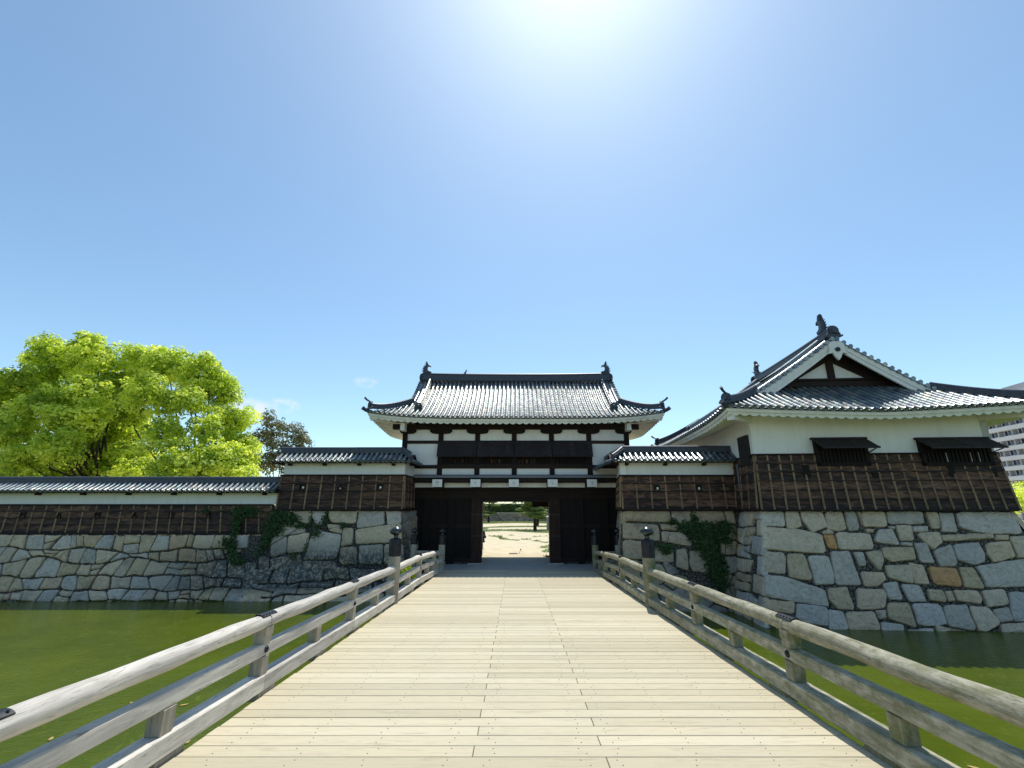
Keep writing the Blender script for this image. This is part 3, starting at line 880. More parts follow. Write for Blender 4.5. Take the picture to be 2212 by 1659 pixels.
        # descending ridges
        for sy in (-1, 1):
            b = MB(); xx = gx - descend; y1 = s.ey - (s.ex - gx) * .62 if s.lift else s.ey * .8
            pts = [s.W(sx * xx, sy * (.15 + (y1 - .15) * k / 12), s.z(sx * xx, .15 + (y1 - .15) * k / 12, 'm') + .06) for k in range(13)]
            sweep(b, pts, ridge_prof(dw, dh, 3)); b.build('descending_ridge', M['tile'], s.roof)
            d = pts[-1] - pts[-2]; oni(s.roof, pts[-1] + Vector((0, 0, -.1)), (d.x, d.y), size, False)
    def gable_wall(s, sx, timber=True):
        gw = s.gw; t = (s.ex - gw) / s.ey; zb = s.ze + s.prof(t) + .02
        yb = (1 - t) * s.ey
        n = 12
        b = MB(); vs = [s.W(sx * gw, 0, zb)]
        pr = [(y, s.z(0, abs(y), 'm') - .04) for y in [yb * (2 * k / n - 1) for k in range(n + 1)]]
        b.prism([(y, max(z_, zb)) for y, z_ in pr] , lambda a, c, tt: s.W(sx * (gw - tt), a, c), 0, .12)
        b.build('gable_panel', M['plaster'], s.roof)
        if timber:
            def beam(y0, z0, y1, z1, w, out, nm):
                bb = MB(); p = s.W(sx * (gw + out / 2), y0, z0); q = s.W(sx * (gw + out / 2), y1, z1); bb.bar(p, q, w, out, up=(s.W(1, 0, 0) - s.W(0, 0, 0)))
                bb.build(nm, M['darkwood_x'], s.roof)
            top = s.zr - .35
            beam(-yb * .98, zb + .14, yb * .98, zb + .14, .26, .16, 'gable_beam')
            beam(-yb * .8, zb + .36, yb * .8, zb + .36, .1, .2, 'gable_beam')
            beam(0, zb + .2, 0, top, .3, .14, 'gable_strut')
            for sy in (-1, 1):
                beam(0, top - .1, sy * yb * .97, zb - .02, .85, .11, 'gable_rafter')
        return zb, yb

# ------------------------------------------------------------------ stone walls
def clip_half(poly, a, b, c):       # keep a*x+b*y<=c
    out = []; n = len(poly)
    for i in range(n):
        p, q = poly[i], poly[(i + 1) % n]
        dp = a * p[0] + b * p[1] - c; dq = a * q[0] + b * q[1] - c
        if dp <= 0: out.append(p)
        if (dp < 0) != (dq < 0) and abs(dp - dq) > 1e-12:
            t = dp / (dp - dq); out.append((p[0] + (q[0] - p[0]) * t, p[1] + (q[1] - p[1]) * t))
    return out
def power_cells(seeds, dom, gap, stretch=1.0):      # seeds (u,v,w)
    S = np.array(seeds, float); S[:, 0] /= stretch; dom = [(x / stretch, y) for x, y in dom]; cells = []
    for i in range(len(S)):
        d = S[:, :2] - S[i, :2]; dist = (d ** 2).sum(1); idx = np.argsort(dist)[1:26]
        poly = list(dom)
        for j in idx:
            dx, dy = d[j]; L = math.hypot(dx, dy)
            m = (dist[j] - S[j, 2] + S[i, 2]) / 2 / L
            nx, ny = dx / L, dy / L
            poly = clip_half(poly, nx, ny, nx * S[i, 0] + ny * S[i, 1] + m - gap * .5)
            if len(poly) < 3: break
        if len(poly) >= 3: cells.append([(x * stretch, y) for x, y in poly])
    return cells
def area(p): return .5 * abs(sum(p[i][0] * p[(i + 1) % len(p)][1] - p[(i + 1) % len(p)][0] * p[i][1] for i in range(len(p))))
def ccw(p):
    a = sum(p[i][0] * p[(i + 1) % len(p)][1] - p[(i + 1) % len(p)][0] * p[i][1] for i in range(len(p)))
    return p if a > 0 else p[::-1]
def inside(p, poly):
    x, y = p; c = False; n = len(poly)
    for i in range(n):
        x1, y1 = poly[i]; x2, y2 = poly[(i + 1) % n]
        if (y1 > y) != (y2 > y) and x < (x2 - x1) * (y - y1) / (y2 - y1) + x1: c = not c
    return c
def stone(mb, poly, P, prot, rr=None, rgh=.02, chop=.16):
    poly = ccw(poly)
    q = []
    n = len(poly)
    for i in range(n):
        a, b, c = poly[i - 1], poly[i], poly[(i + 1) % n]
        k = chop * rng.uniform(.6, 1.2)
        q.append((b[0] + (a[0] - b[0]) * k, b[1] + (a[1] - b[1]) * k)); q.append((b[0] + (c[0] - b[0]) * k, b[1] + (c[1] - b[1]) * k))
    out = []
    for i in range(len(q)):
        a, b = q[i], q[(i + 1) % len(q)]; L = math.hypot(b[0] - a[0], b[1] - a[1])
        if L < 1e-4: continue
        m = max(1, int(L / .22))
        for k in range(m):
            t = k / m; j = rng.uniform(-rgh, rgh) * .7 if k else 0
            out.append((a[0] + (b[0] - a[0]) * t - (b[1] - a[1]) / L * j, a[1] + (b[1] - a[1]) * t + (b[0] - a[0]) / L * j))
    q = out; n = len(q)
    cx = sum(p[0] for p in q) / n; cy = sum(p[1] for p in q) / n
    def ins(p, d):
        L = math.hypot(cx - p[0], cy - p[1]) + 1e-6; k = min(d, L * .45) / L
        return (p[0] + (cx - p[0]) * k, p[1] + (cy - p[1]) * k)
    sz = math.sqrt(area(q)) + 1e-3
    tu, tv = rng.uniform(-.05, .05), rng.uniform(-.05, .05)
    def w(p, base): return base + (p[0] - cx) * tu + (p[1] - cy) * tv
    r1 = [ins(p, .022 + .012 * rng.random()) for p in q]; r2 = [ins(p, min(.14, sz * .2)) for p in q]
    r3 = [ins(p, sz * .32) for p in q]
    vs = [P(*p, -.17) for p in q] + [P(*p, w(p, prot - .045)) for p in q] + [P(*p, w(p, prot - .012) + rng.uniform(-rgh, rgh) * .3) for p in r1] + [P(*p, w(p, prot + .008) + rng.uniform(-rgh, rgh) * .8) for p in r2] + [P(*p, w(p, prot + .012) + rng.uniform(-rgh, rgh) * .8) for p in r3] + [P(cx, cy, prot + .015)]
    fs = []
    for l in range(4):
        for i in range(n):
            j = (i + 1) % n; fs.append((l*n+i, l*n+j, (l+1)*n+j, (l+1)*n+i))
    for i in range(n): fs.append((4*n+i, 4*n+(i+1)%n, 5*n))
    mb.add(vs, fs, rr)
def seeds_for(dom, R0, small=.35, seed=1, growth=None):
    r = random.Random(seed); xs = [p[0] for p in dom]; ys = [p[1] for p in dom]
    x0, x1, y0, y1 = min(xs), max(xs), min(ys), max(ys); big = []
    tries = int((x1 - x0) * (y1 - y0) / (R0 * R0) * 40)
    for _ in range(tries):
        x, y = r.uniform(x0 - .2, x1 + .2), r.uniform(y0 - .1, y1 + .1)
        rad = R0 * r.uniform(.72, 1.3)
        if growth: rad *= growth(x, y)
        if all((x - a) ** 2 / 1.35 ** 2 + (y - b) ** 2 > ((rad + c) * .5) ** 2 for a, b, c in big): big.append((x, y, rad))
    S = [(x, y, (rad * .42) ** 2) for x, y, rad in big]
    cnt = int((x1 - x0) * (y1 - y0) / (R0 * R0) * small * 14)
    sm = []
    for _ in range(cnt):
        x, y = r.uniform(x0, x1), r.uniform(y0, y1)
        if all((x - a) ** 2 / 1.35 ** 2 + (y - b) ** 2 > (c * .56) ** 2 for a, b, c in big) and all((x - a) ** 2 + (y - b) ** 2 > .2 ** 2 for a, b in sm): sm.append((x, y))
    return S + [(x, y, 0.0) for x, y in sm]
def face_stones(mb, dom, P, R0, seed, skip=(), gap=.035, small=.35, growth=None, prot=.03):
    for cell in power_cells(seeds_for(dom, R0, small, seed, growth), dom, gap, 1.35):
        if area(cell) < .006: continue
        cx = sum(p[0] for p in cell) / len(cell); cy = sum(p[1] for p in cell) / len(cell)
        if any(inside((cx, cy), s) for s in skip): continue
        big = area(cell) > .12
        stone(mb, cell, P, (prot if big else prot - .045) + rng.uniform(-.02, .02), None, .03 if big else .01, .13 if big else .2)
def row_stones(mb, x0, x1, y0, y1, P, seed, hrow=(.42, .72), wr=(.45, 1.25), clipf=None, gap=.03, slant=.2):
    gap *= 1.2; r = random.Random(seed); ys = [y0]
    while ys[-1] < y1 - .3: ys.append(ys[-1] + r.uniform(*hrow))
    ys[-1] = y1; waves = []
    for j in range(len(ys)):
        A_ = 0 if j == len(ys) - 1 else .085
        waves.append([(r.uniform(.3, .9), r.uniform(0, 7), A_ * r.uniform(.4, 1)) for _ in range(3)] + [(r.uniform(1.5, 3), r.uniform(0, 7), A_ * .45)])
    H = lambda j, x: ys[j] + sum(a * math.sin(f * x * 1.6 + p) for f, p, a in waves[j])
    for j in range(len(ys) - 1):
        x = x0 - r.uniform(0, .6); s0 = r.uniform(-slant, slant)
        while x < x1:
            h = ys[j + 1] - ys[j]; w = r.uniform(*wr) * (.7 + h * .6); s1 = r.uniform(-slant, slant)
            if r.random() < .16: w *= .4
            a0, a1, b0, b1 = x - s0, x + s0, x + w - s1, x + w + s1       # bottom-left, top-left, bottom-right, top-right
            a0 = min(a0, b0 - .12); a1 = min(a1, b1 - .12)
            m = [(a0, H(j, a0)), ((a0 + b0) / 2, H(j, (a0 + b0) / 2)), (b0, H(j, b0)), (b1, H(j + 1, b1)), ((a1 + b1) / 2, H(j + 1, (a1 + b1) / 2)), (a1, H(j + 1, a1))]
            polys = [m]
            if r.random() < .13 and w > .5:          # two thinner stones, one above the other
                t = r.uniform(.35, .65); L_ = (a0 + (a1 - a0) * t, m[0][1] + (m[5][1] - m[0][1]) * t); R_ = (b0 + (b1 - b0) * t, m[2][1] + (m[3][1] - m[2][1]) * (1 - t))
                polys = [[m[0], m[1], m[2], R_, L_], [L_, R_, m[3], m[4], m[5]]]
            for p in polys:
                cx = sum(q[0] for q in p) / len(p); cy = sum(q[1] for q in p) / len(p)
                if clipf and clipf(cx, cy): continue
                k = []
                for q in p:
                    d = math.hypot(q[0] - cx, q[1] - cy) + 1e-6; g = gap * r.uniform(.5, 1.7) + (.05 * r.random() if r.random() < .3 else 0)
                    k.append((q[0] + (cx - q[0]) * min(.4, g / d), min(y1 - .005, q[1] + (cy - q[1]) * min(.4, g / d))))
                if area(k) < .02: continue
                stone(mb, k, P, .035 + r.uniform(-.035, .035), None, .03, r.uniform(.08, .2))
            x += w; s0 = s1
def pebbles(mb, dom, P, seed, skipz=None):       # chips wedged in the joints, behind the big stones
    r = random.Random(seed); xs = [p[0] for p in dom]; ys = [p[1] for p in dom]; S = []
    x0, x1, y0, y1 = min(xs), max(xs), min(ys), max(ys); st = .17
    y = y0
    while y < y1:
        x = x0
        while x < x1:
            S.append((x + r.uniform(-.07, .07), y + r.uniform(-.06, .06), r.uniform(0, .003))); x += st
        y += st * .8
    for c in power_cells(S, dom, .022):
        if area(c) < .002: continue
        pc = ccw(c); n = len(pc); cx = sum(p[0] for p in pc) / n; cy = sum(p[1] for p in pc) / n
        w = -.085 + r.uniform(-.03, .02)
        vs = [P(*p, -.16) for p in pc] + [P(p[0] + (cx - p[0]) * .12, p[1] + (cy - p[1]) * .12, w) for p in pc]
        mb.add(vs, [(i, (i+1)%n, n+(i+1)%n, n+i) for i in range(n)] + [tuple(n+i for i in range(n))], -1.0)

def plane_hit(x, y, o, n):           # pixel ray against a plane
    r = Vector(ray(x, y)); c = Vector((0, 0, CAMH)); t = (o - c).dot(n) / r.dot(n); return c + r * t
class Face:      # battered face: top-left point, horizontal direction, slope. (u, v=Z, w=out)
    def __init__(s, O, d, batter, ztop):
        s.O = Vector((O[0], O[1], ztop)); s.d = Vector((d[0], d[1], 0)).normalized(); s.out = Vector((s.d.y, -s.d.x, 0)); s.bt = batter; s.zt = ztop
        up = (Vector((0, 0, 1)) - s.out * batter).normalized(); s.n = s.d.cross(up).normalized()
        if s.n.dot(s.out) < 0: s.n = -s.n
    def P(s, u, v, w):
        return s.O + s.d * u + s.out * (s.bt * (s.zt - v)) + Vector((0, 0, v - s.zt)) + s.n * w
    def uv(s, x, y):
        p = plane_hit(x, y, s.O, s.n); q = p - s.O
        return (q.dot(s.d), p.z)
    def backing(s, mb, u0, u1, z0, slope0=0, slope1=0, w=-.15):
        mb.add([s.P(u0 - slope0 * (s.zt - z0), z0, w), s.P(u1 + slope1 * (s.zt - z0), z0, w), s.P(u1, s.zt, w), s.P(u0, s.zt, w)], [(0, 1, 2, 3)], .5)

ZB = WZ - .5          # stones go on below the water
ZT = 2.98
# --- turret base
TH = R(4); e1 = Vector((math.cos(TH), -math.sin(TH), 0)); e2 = Vector((math.sin(TH), math.cos(TH), 0))
K = Vector((10.60, 20.2, 0)); TW = 10.1; BT = .31; BS = .25
FT = Face((K.x, K.y), (e1.x, e1.y), BT, ZT)
TS = """580,250 700,250 716,350 590,345|710,250 792,252 820,345 775,362 728,362 716,310|808,252 945,252 980,350 885,388 815,300|962,252 1072,252 1100,365 1055,378 978,365|1084,252 1152,252 1182,345 1172,370 1118,375 1100,340|1186,252 1338,252 1356,350 1205,350|1160,252 1182,252 1198,345 1182,300|1350,252 1570,255 1588,332 1365,332|1592,255 1668,258 1690,350 1680,362 1635,360|1680,260 1768,262 1795,375 1788,384 1700,380 1692,330|1785,255 2160,255 2212,395 1965,390 1812,355
595,350 800,365 945,398 970,500 950,517 607,492|950,400 1018,400 1042,480 1035,492 985,480|1028,382 1250,390 1272,470 1260,492 1046,492|1300,365 1390,362 1434,460 1420,464 1282,446 1276,420|1406,340 1505,340 1524,420 1515,437 1440,437|1512,345 1610,345 1612,380 1520,380|1560,385 1680,382 1700,450 1648,495 1545,400|1692,398 2010,392 2020,424 1705,440|2030,400 2118,400 2118,432 2035,432|2122,410 2225,405 2250,540 2175,545|1318,478 1520,475 1538,555 1385,572 1330,540|1524,450 1602,450 1655,580 1566,572|1765,460 1930,445 1972,520 1968,570 1905,590 1800,560|1645,500 1755,455 1800,575 1780,598 1690,600|1975,450 2125,440 2162,540 2030,572 1985,520|945,378 985,362 1020,385 1015,396 955,396|1215,362 1275,365 1265,385 1230,385|1360,345 1398,345 1408,365 1375,362|1440,445 1510,450 1512,472 1450,465
607,500 700,510 720,545 718,640 700,645 618,632|722,520 830,520 885,665 870,688 740,665|850,530 985,530 1020,650 1020,710 900,715|1000,502 1110,500 1130,540 1190,700 1185,718 1035,712 1005,560|1140,508 1200,508 1222,580 1215,595 1180,597|1218,508 1315,495 1335,560 1310,628 1255,570|1340,590 1505,590 1520,700 1510,706 1360,668|1185,628 1330,635 1350,680 1300,722 1215,725|1488,570 1580,590 1625,712 1530,706|1612,595 1790,610 1825,700 1820,728 1655,712|1805,602 1895,605 1962,725 1955,740 1840,730|1910,595 2255,545 2300,725 1975,732 1960,680
618,648 700,660 965,745 990,840 985,850 630,792|975,735 1100,725 1150,850 1145,872 1050,868 990,810|1160,735 1330,740 1352,775 1345,850 1330,862 1170,870|1325,705 1415,692 1450,790 1445,810 1365,805|1440,710 1560,715 1605,820 1500,822|1605,740 1700,745 1728,800 1720,825 1625,810|1770,745 1920,750 1952,800 1945,835 1800,815|1945,750 2090,740 2122,835 1990,858|2110,760 2310,755 2350,950 2145,945|1715,755 1755,750 1785,815 1740,822|2018,868 2115,852 2148,940 2060,952
632,805 770,820 768,900 642,872|780,830 968,850 985,880 985,975 870,960 782,930|980,868 1075,880 1112,1000 990,998|1090,882 1270,878 1312,975 1308,1000 1115,1003|1280,875 1345,870 1350,925 1305,932|1355,825 1490,825 1535,970 1530,985 1360,925|1508,830 1690,835 1735,960 1650,975 1545,965|1702,845 1850,835 1915,985 1900,1003 1740,975|1868,845 1990,850 2065,945 2060,965 1975,1010 1930,1005|1315,945 1460,962 1465,1015 1320,1015|1655,965 1740,985 1860,1005 1668,1015|2065,960 2212,950 2355,955 2370,1018 2080,1018|1480,995 1640,985 1650,1015 1490,1015
642,885 765,912 772,990 652,960|775,945 870,972 982,990 985,1030 778,1020|655,972 770,1002 772,1050 662,1040"""
turret_base = thing('stone_wall', 'tall battered wall of fitted grey and tan stones carrying the right corner turret', 'stone wall', (K.x + 5, K.y - 1, WZ))
mb = MB(); polys = []
TRND = {0: .16, 11: .62, 12: 1.0, 27: .5, 29: .2, 44: .92}
k = 0
for line in TS.split('\n'):
    for s_ in line.split('|'):
        poly = [FT.uv(*Dz(*map(float, p.split(',')), 1640, 1150, 2.572)) for p in s_.split()]
        poly = [(-BS * (ZT - v) if u < -BS * (ZT - v) + .38 else u, min(v, ZT)) for u, v in poly]
        polys.append(poly); stone(mb, poly, FT.P, .03 + rng.uniform(-.015, .02), TRND.get(k), .03, .10); k += 1
dom = [(-BS * (ZT - ZB), ZB), (TW + 1.2, ZB), (TW, ZT), (0, ZT)]
pebbles(mb, dom, FT.P, 3)
domu = [(-1.15, ZB), (TW + 1.2, ZB), (TW + 1.1, WZ + .05), (-1.05, WZ + .05)]
row_stones(mb, -1.15, TW + 1.2, ZB - .1, WZ - .02, FT.P, 5)
mb.build('front_face', M['stone_turret'], turret_base)
# side faces (long-and-short corner stones, then random masonry)
FSL = Face((K + e2 * 9.5)[:2], (-e2.x, -e2.y), BS, ZT)       # left side: u runs from the back (0) to the front corner (9.5)
mb = MB()
def quoins(face, uc, sgn, z1, z0, seed, L=(.55, 1.25), tilt=True):
    r = random.Random(seed); z = z1; i = 0; out = []
    while z > z0:
        h = r.uniform(.55, .85); ln = L[i % 2] * r.uniform(.85, 1.15)
        a = lambda zz: uc + sgn * (0 if not tilt else -0) 
        p = [(uc - sgn * ln, z - h + .02), (uc, z - h + .02), (uc, z - .02), (uc - sgn * (ln - .06), z - .02)]
        out.append(p); z -= h; i += 1
    return out
sk = []
zq = [(2.98, 2.62), (2.60, 1.95), (1.93, 1.20), (1.18, .45), (.43, -.25), (-.27, -.95), (-.97, -1.6)]
for i, (a, b_) in enumerate(zq):
    def ue(z_): return 9.5 + BT * (ZT - z_)
    ln = (1.0, .5, 1.1, .55, 1.0, .5, 1.0)[i]
    p = [(ue(b_) - ln - .05, b_), (ue(b_), b_), (ue(a), a), (ue(a) - ln, a)]
    sk.append(p); stone(mb, p, FSL.P, .03, (.16, .62, .3, .2, .9, .4, .2)[i], .02, .04)
dom = [(0, ZB), (9.5 + BT * (ZT - ZB), ZB), (9.5, ZT), (0, ZT)]
pebbles(mb, [(6, ZB), dom[1], dom[2], (6, ZT)], FSL.P, 9)
row_stones(mb, 0, 9.5, ZB, ZT, FSL.P, 11, (.5, .8), (.5, 1.2), lambda x, y: any(inside((x, y), s) for s in sk) or x > 9.0 + BT * (ZT - y) - .5)
mb.build('left_face', M['stone_turret'], turret_base)
FSR = Face((K + e1 * TW)[:2], (e2.x, e2.y), BS, ZT)
mb = MB(); dom = [(-BT * (ZT - ZB), ZB), (12, ZB), (12, ZT), (0, ZT)]
face_stones(mb, dom, FSR.P, 1.0, 13)
mb.build('right_face', M['stone_turret'], turret_base)
mb = MB()
FT.backing(mb, 0, TW, ZB, BS, BS); FSL.backing(mb, 0, 9.5, ZB, 0, BT); FSR.backing(mb, 0, 12, ZB, BT, 0)
t0 = K + e1 * .1 + e2 * .1; 
mb.add([Vector((p.x, p.y, ZT - .06)) for p in (K, K + e1 * TW, K + e1 * TW + e2 * 12, K + e2 * 12)], [(0, 1, 2, 3)], .5)
mb.build('joint_core', M['joint'], turret_base)
adopt(turret_base)

# --- wall on the right of the gate
YR, YL = 22.5, 25.2
XR0 = atY(1345, 1101, YR).x
FR = Face((XR0, YR), (1, 0), .16, ZT)
RS = """385,830 925,830 945,970 385,960|945,832 1180,832 1180,990 1020,990 950,950|1190,832 1540,835 1590,970 1500,995 1230,985 1190,930|1550,838 1660,840 1690,990 1600,985|385,972 780,1000 805,1060 810,1190 385,1160|815,990 1020,1000 1020,1070 830,1060|825,1075 1060,1085 1180,1180 1180,1250 840,1200|385,1175 620,1190 720,1240 740,1400 385,1400|740,1240 970,1270 975,1435 750,1430|1000,1290 1110,1270 1140,1400 1140,1535 1000,1490|1160,1300 1450,1300 1500,1500 1330,1560 1190,1540 1150,1450|1190,1010 1590,1010 1600,1150 1480,1170 1200,1160|1600,1010 1690,1020 1690,1170 1610,1165|1500,1190 1700,1190 1700,1340 1520,1350|1540,1370 1700,1370 1710,1550 1600,1570"""
wr = thing('stone_wall', 'stone wall of squared blocks between the gate and the right turret, ivy on it', 'stone wall', (8, YR, WZ))
mb = MB(); sk = []
for s_ in RS.split('|'):
    poly = [FR.uv(*Dz(*map(float, p.split(',')), 1440, 1070, 4.74)) for p in s_.split()]
    poly = [(u, min(v, ZT)) for u, v in poly]; sk.append(poly); stone(mb, poly, FR.P, .035 + rng.uniform(-.015, .02), None, .03, .10)
dom = [(-.0 - .16 * (ZT - ZB), ZB), (6.2, ZB), (6.2, ZT), (0, ZT)]
skz = min(v for p in sk for u, v in p)
face_stones(mb, dom, FR.P, 1.1, 21, sk + [[(-.2, skz + .5), (6.2, skz + .5), (6.2, ZT), (-.2, ZT)]])
pebbles(mb, dom, FR.P, 22)
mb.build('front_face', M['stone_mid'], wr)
def return_face(parent, A, B, matn, seed, bt=.10, R0=1.0, ztop=ZT):
    d = Vector((B[0] - A[0], B[1] - A[1])); L = d.length
    F = Face(A, d, bt, ztop); m = MB()
    dm = [(-.45, ZB), (L, ZB), (L, ztop), (0, ztop)]
    face_stones(m, dm, F.P, R0, seed); m.build('return_face', matn, parent)
    m = MB(); F.backing(m, 0, L, ZB, .1, 0); m.build('joint_core', M['joint'], parent)
XGR, XGL = atY(1334, 1101, 28).x, atY(900, 1100, 28).x
# return faces look towards the bridge: direction chosen so that 'out' points at it
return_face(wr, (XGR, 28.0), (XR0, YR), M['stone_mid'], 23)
mb = MB(); FR.backing(mb, 0, 6.2, ZB, .16, 0)
mb.add([(XR0, YR, ZT - .05), (XR0 + 6.2, YR, ZT - .05), (XR0 + 6.2, 28.5, ZT - .05), (XGR, 28.5, ZT - .05)], [(0, 1, 2, 3)], .5)
mb.build('joint_core', M['joint'], wr); adopt(wr)

# --- wall on the left of the gate and along the moat
XL0 = atY(866, 1099, YL).x; XLS = atY(598, 1100, YL).x; XLE = -34.0
FL = Face((XLE, YL), (1, 0), .24, ZT)
LS = """130,958 250,958 265,1040 200,1080 140,1040|300,958 530,958 560,1010 530,1150 400,1130 330,1060|565,958 765,958 730,1120 700,1175 620,1170 565,1060|800,955 1180,955 1155,1150 830,1135 785,1060|1195,955 1545,955 1540,1170 1175,1215 1165,1150|1560,960 1765,960 1765,1145 1580,1165|200,1090 330,1130 470,1215 465,1270 100,1320 120,1200|0,1330 225,1320 210,1550 0,1610|240,1320 545,1270 480,1510 440,1540 220,1550|600,1220 760,1270 960,1300 940,1450 880,1640 430,1640 480,1560 520,1400|760,1160 965,1165 970,1290 800,1250|985,1200 1120,1215 1100,1430 950,1465|1140,1230 1560,1170 1768,1150 1780,1400 1640,1405 1150,1430|950,1470 1165,1470 1170,1700 930,1700|1200,1450 1525,1425 1510,1700 1190,1700|1540,1430 1790,1420 1810,1700 1530,1700|0,1625 400,1555 420,1640 380,1760 0,1780|440,1655 880,1655 920,1790 400,1790|-160,1600 -20,1600 -20,1790 -160,1790"""
wl = thing('stone_wall', 'long low moat wall of rough rubble stones left of the gate, blackened near the waterline', 'stone wall', (-20, YL, WZ))
mb = MB(); sk = []
for s_ in LS.split('|'):
    poly = [FL.uv(*Dz(*map(float, p.split(',')), 660, 1070, 5.53)) for p in s_.split()]
    poly = [(u, min(v, ZT)) for u, v in poly]; sk.append(poly); stone(mb, poly, FL.P, .04 + rng.uniform(-.015, .02), rng.uniform(.0, .7), .03, .10)
skz = min(v for p in sk for u, v in p); us = XLS - XLE; ue = XL0 - XLE
ZLOW = atY(300, 1155, YL).z + .02
gr = lambda x, y: .82 if x < us - 3 else (1.0 if x < us else 1.25)
top = [[(us - 1.2, skz + .25), (ue + 1, skz + .25), (ue + 1, ZT + .1), (us - .4, ZT + .1)]]
domL = [(0, ZB), (ue + .24 * (ZT - ZB), ZB), (ue, ZT), (0, ZT)]
domlow = [(0, ZB), (ue + .24 * (ZT - ZB), ZB), (ue + .24 * (ZT - ZLOW), ZLOW), (0, ZLOW)]
row_stones(mb, 0, us - .6, ZB, ZLOW, FL.P, 31, (.48, .80), (.42, .95), lambda x, y: any(inside((x, y), s) for s in sk + top))
row_stones(mb, us - .6, ue + .9, ZB, ZLOW, FL.P, 37, (.55, .85), (.7, 1.7), lambda x, y: any(inside((x, y), s) for s in sk + top) or x > ue + .24 * (ZT - y) - .25)
domup = [(us - .45, ZLOW + .01), (us + 1.2, ZLOW + .01), (us + .4, ZT), (us, ZT)]
face_stones(mb, domup, FL.P, .8, 33, sk)
pebbles(mb, domlow, FL.P, 34); pebbles(mb, [(us - .45, ZLOW), (ue + .3, ZLOW), (ue, ZT), (us, ZT)], FL.P, 35)
mb.build('front_face', M['stone_old'], wl)
return_face(wl, (XL0, YL), (XGL, 28.0), M['stone_mid'], 36)
mb = MB()
q = [FL.P(0, ZB, -.15), FL.P(ue, ZB, -.15) + Vector((.24 * (ZT - ZB), 0, 0)), FL.P(ue, ZT, -.15), FL.P(us, ZT, -.15), FL.P(us - .3, ZLOW, -.15), FL.P(0, ZLOW, -.15)]
mb.add(q, [(0, 1, 2, 3, 4, 5)], .5)
mb.add([(XLE, YL, ZLOW - .03), (XLS, YL, ZLOW - .03), (XLS, YL + 2, ZLOW - .03), (XLE, YL + 2, ZLOW - .03)], [(0, 1, 2, 3)], .5)
mb.add([(XLS, YL, ZT - .03), (XL0, YL, ZT - .03), (XGL, 28.5, ZT - .03), (XLS, 28.5, ZT - .03)], [(0, 1, 2, 3)], .5)
mb.build('joint_core', M['joint'], wl)
adopt(wl)

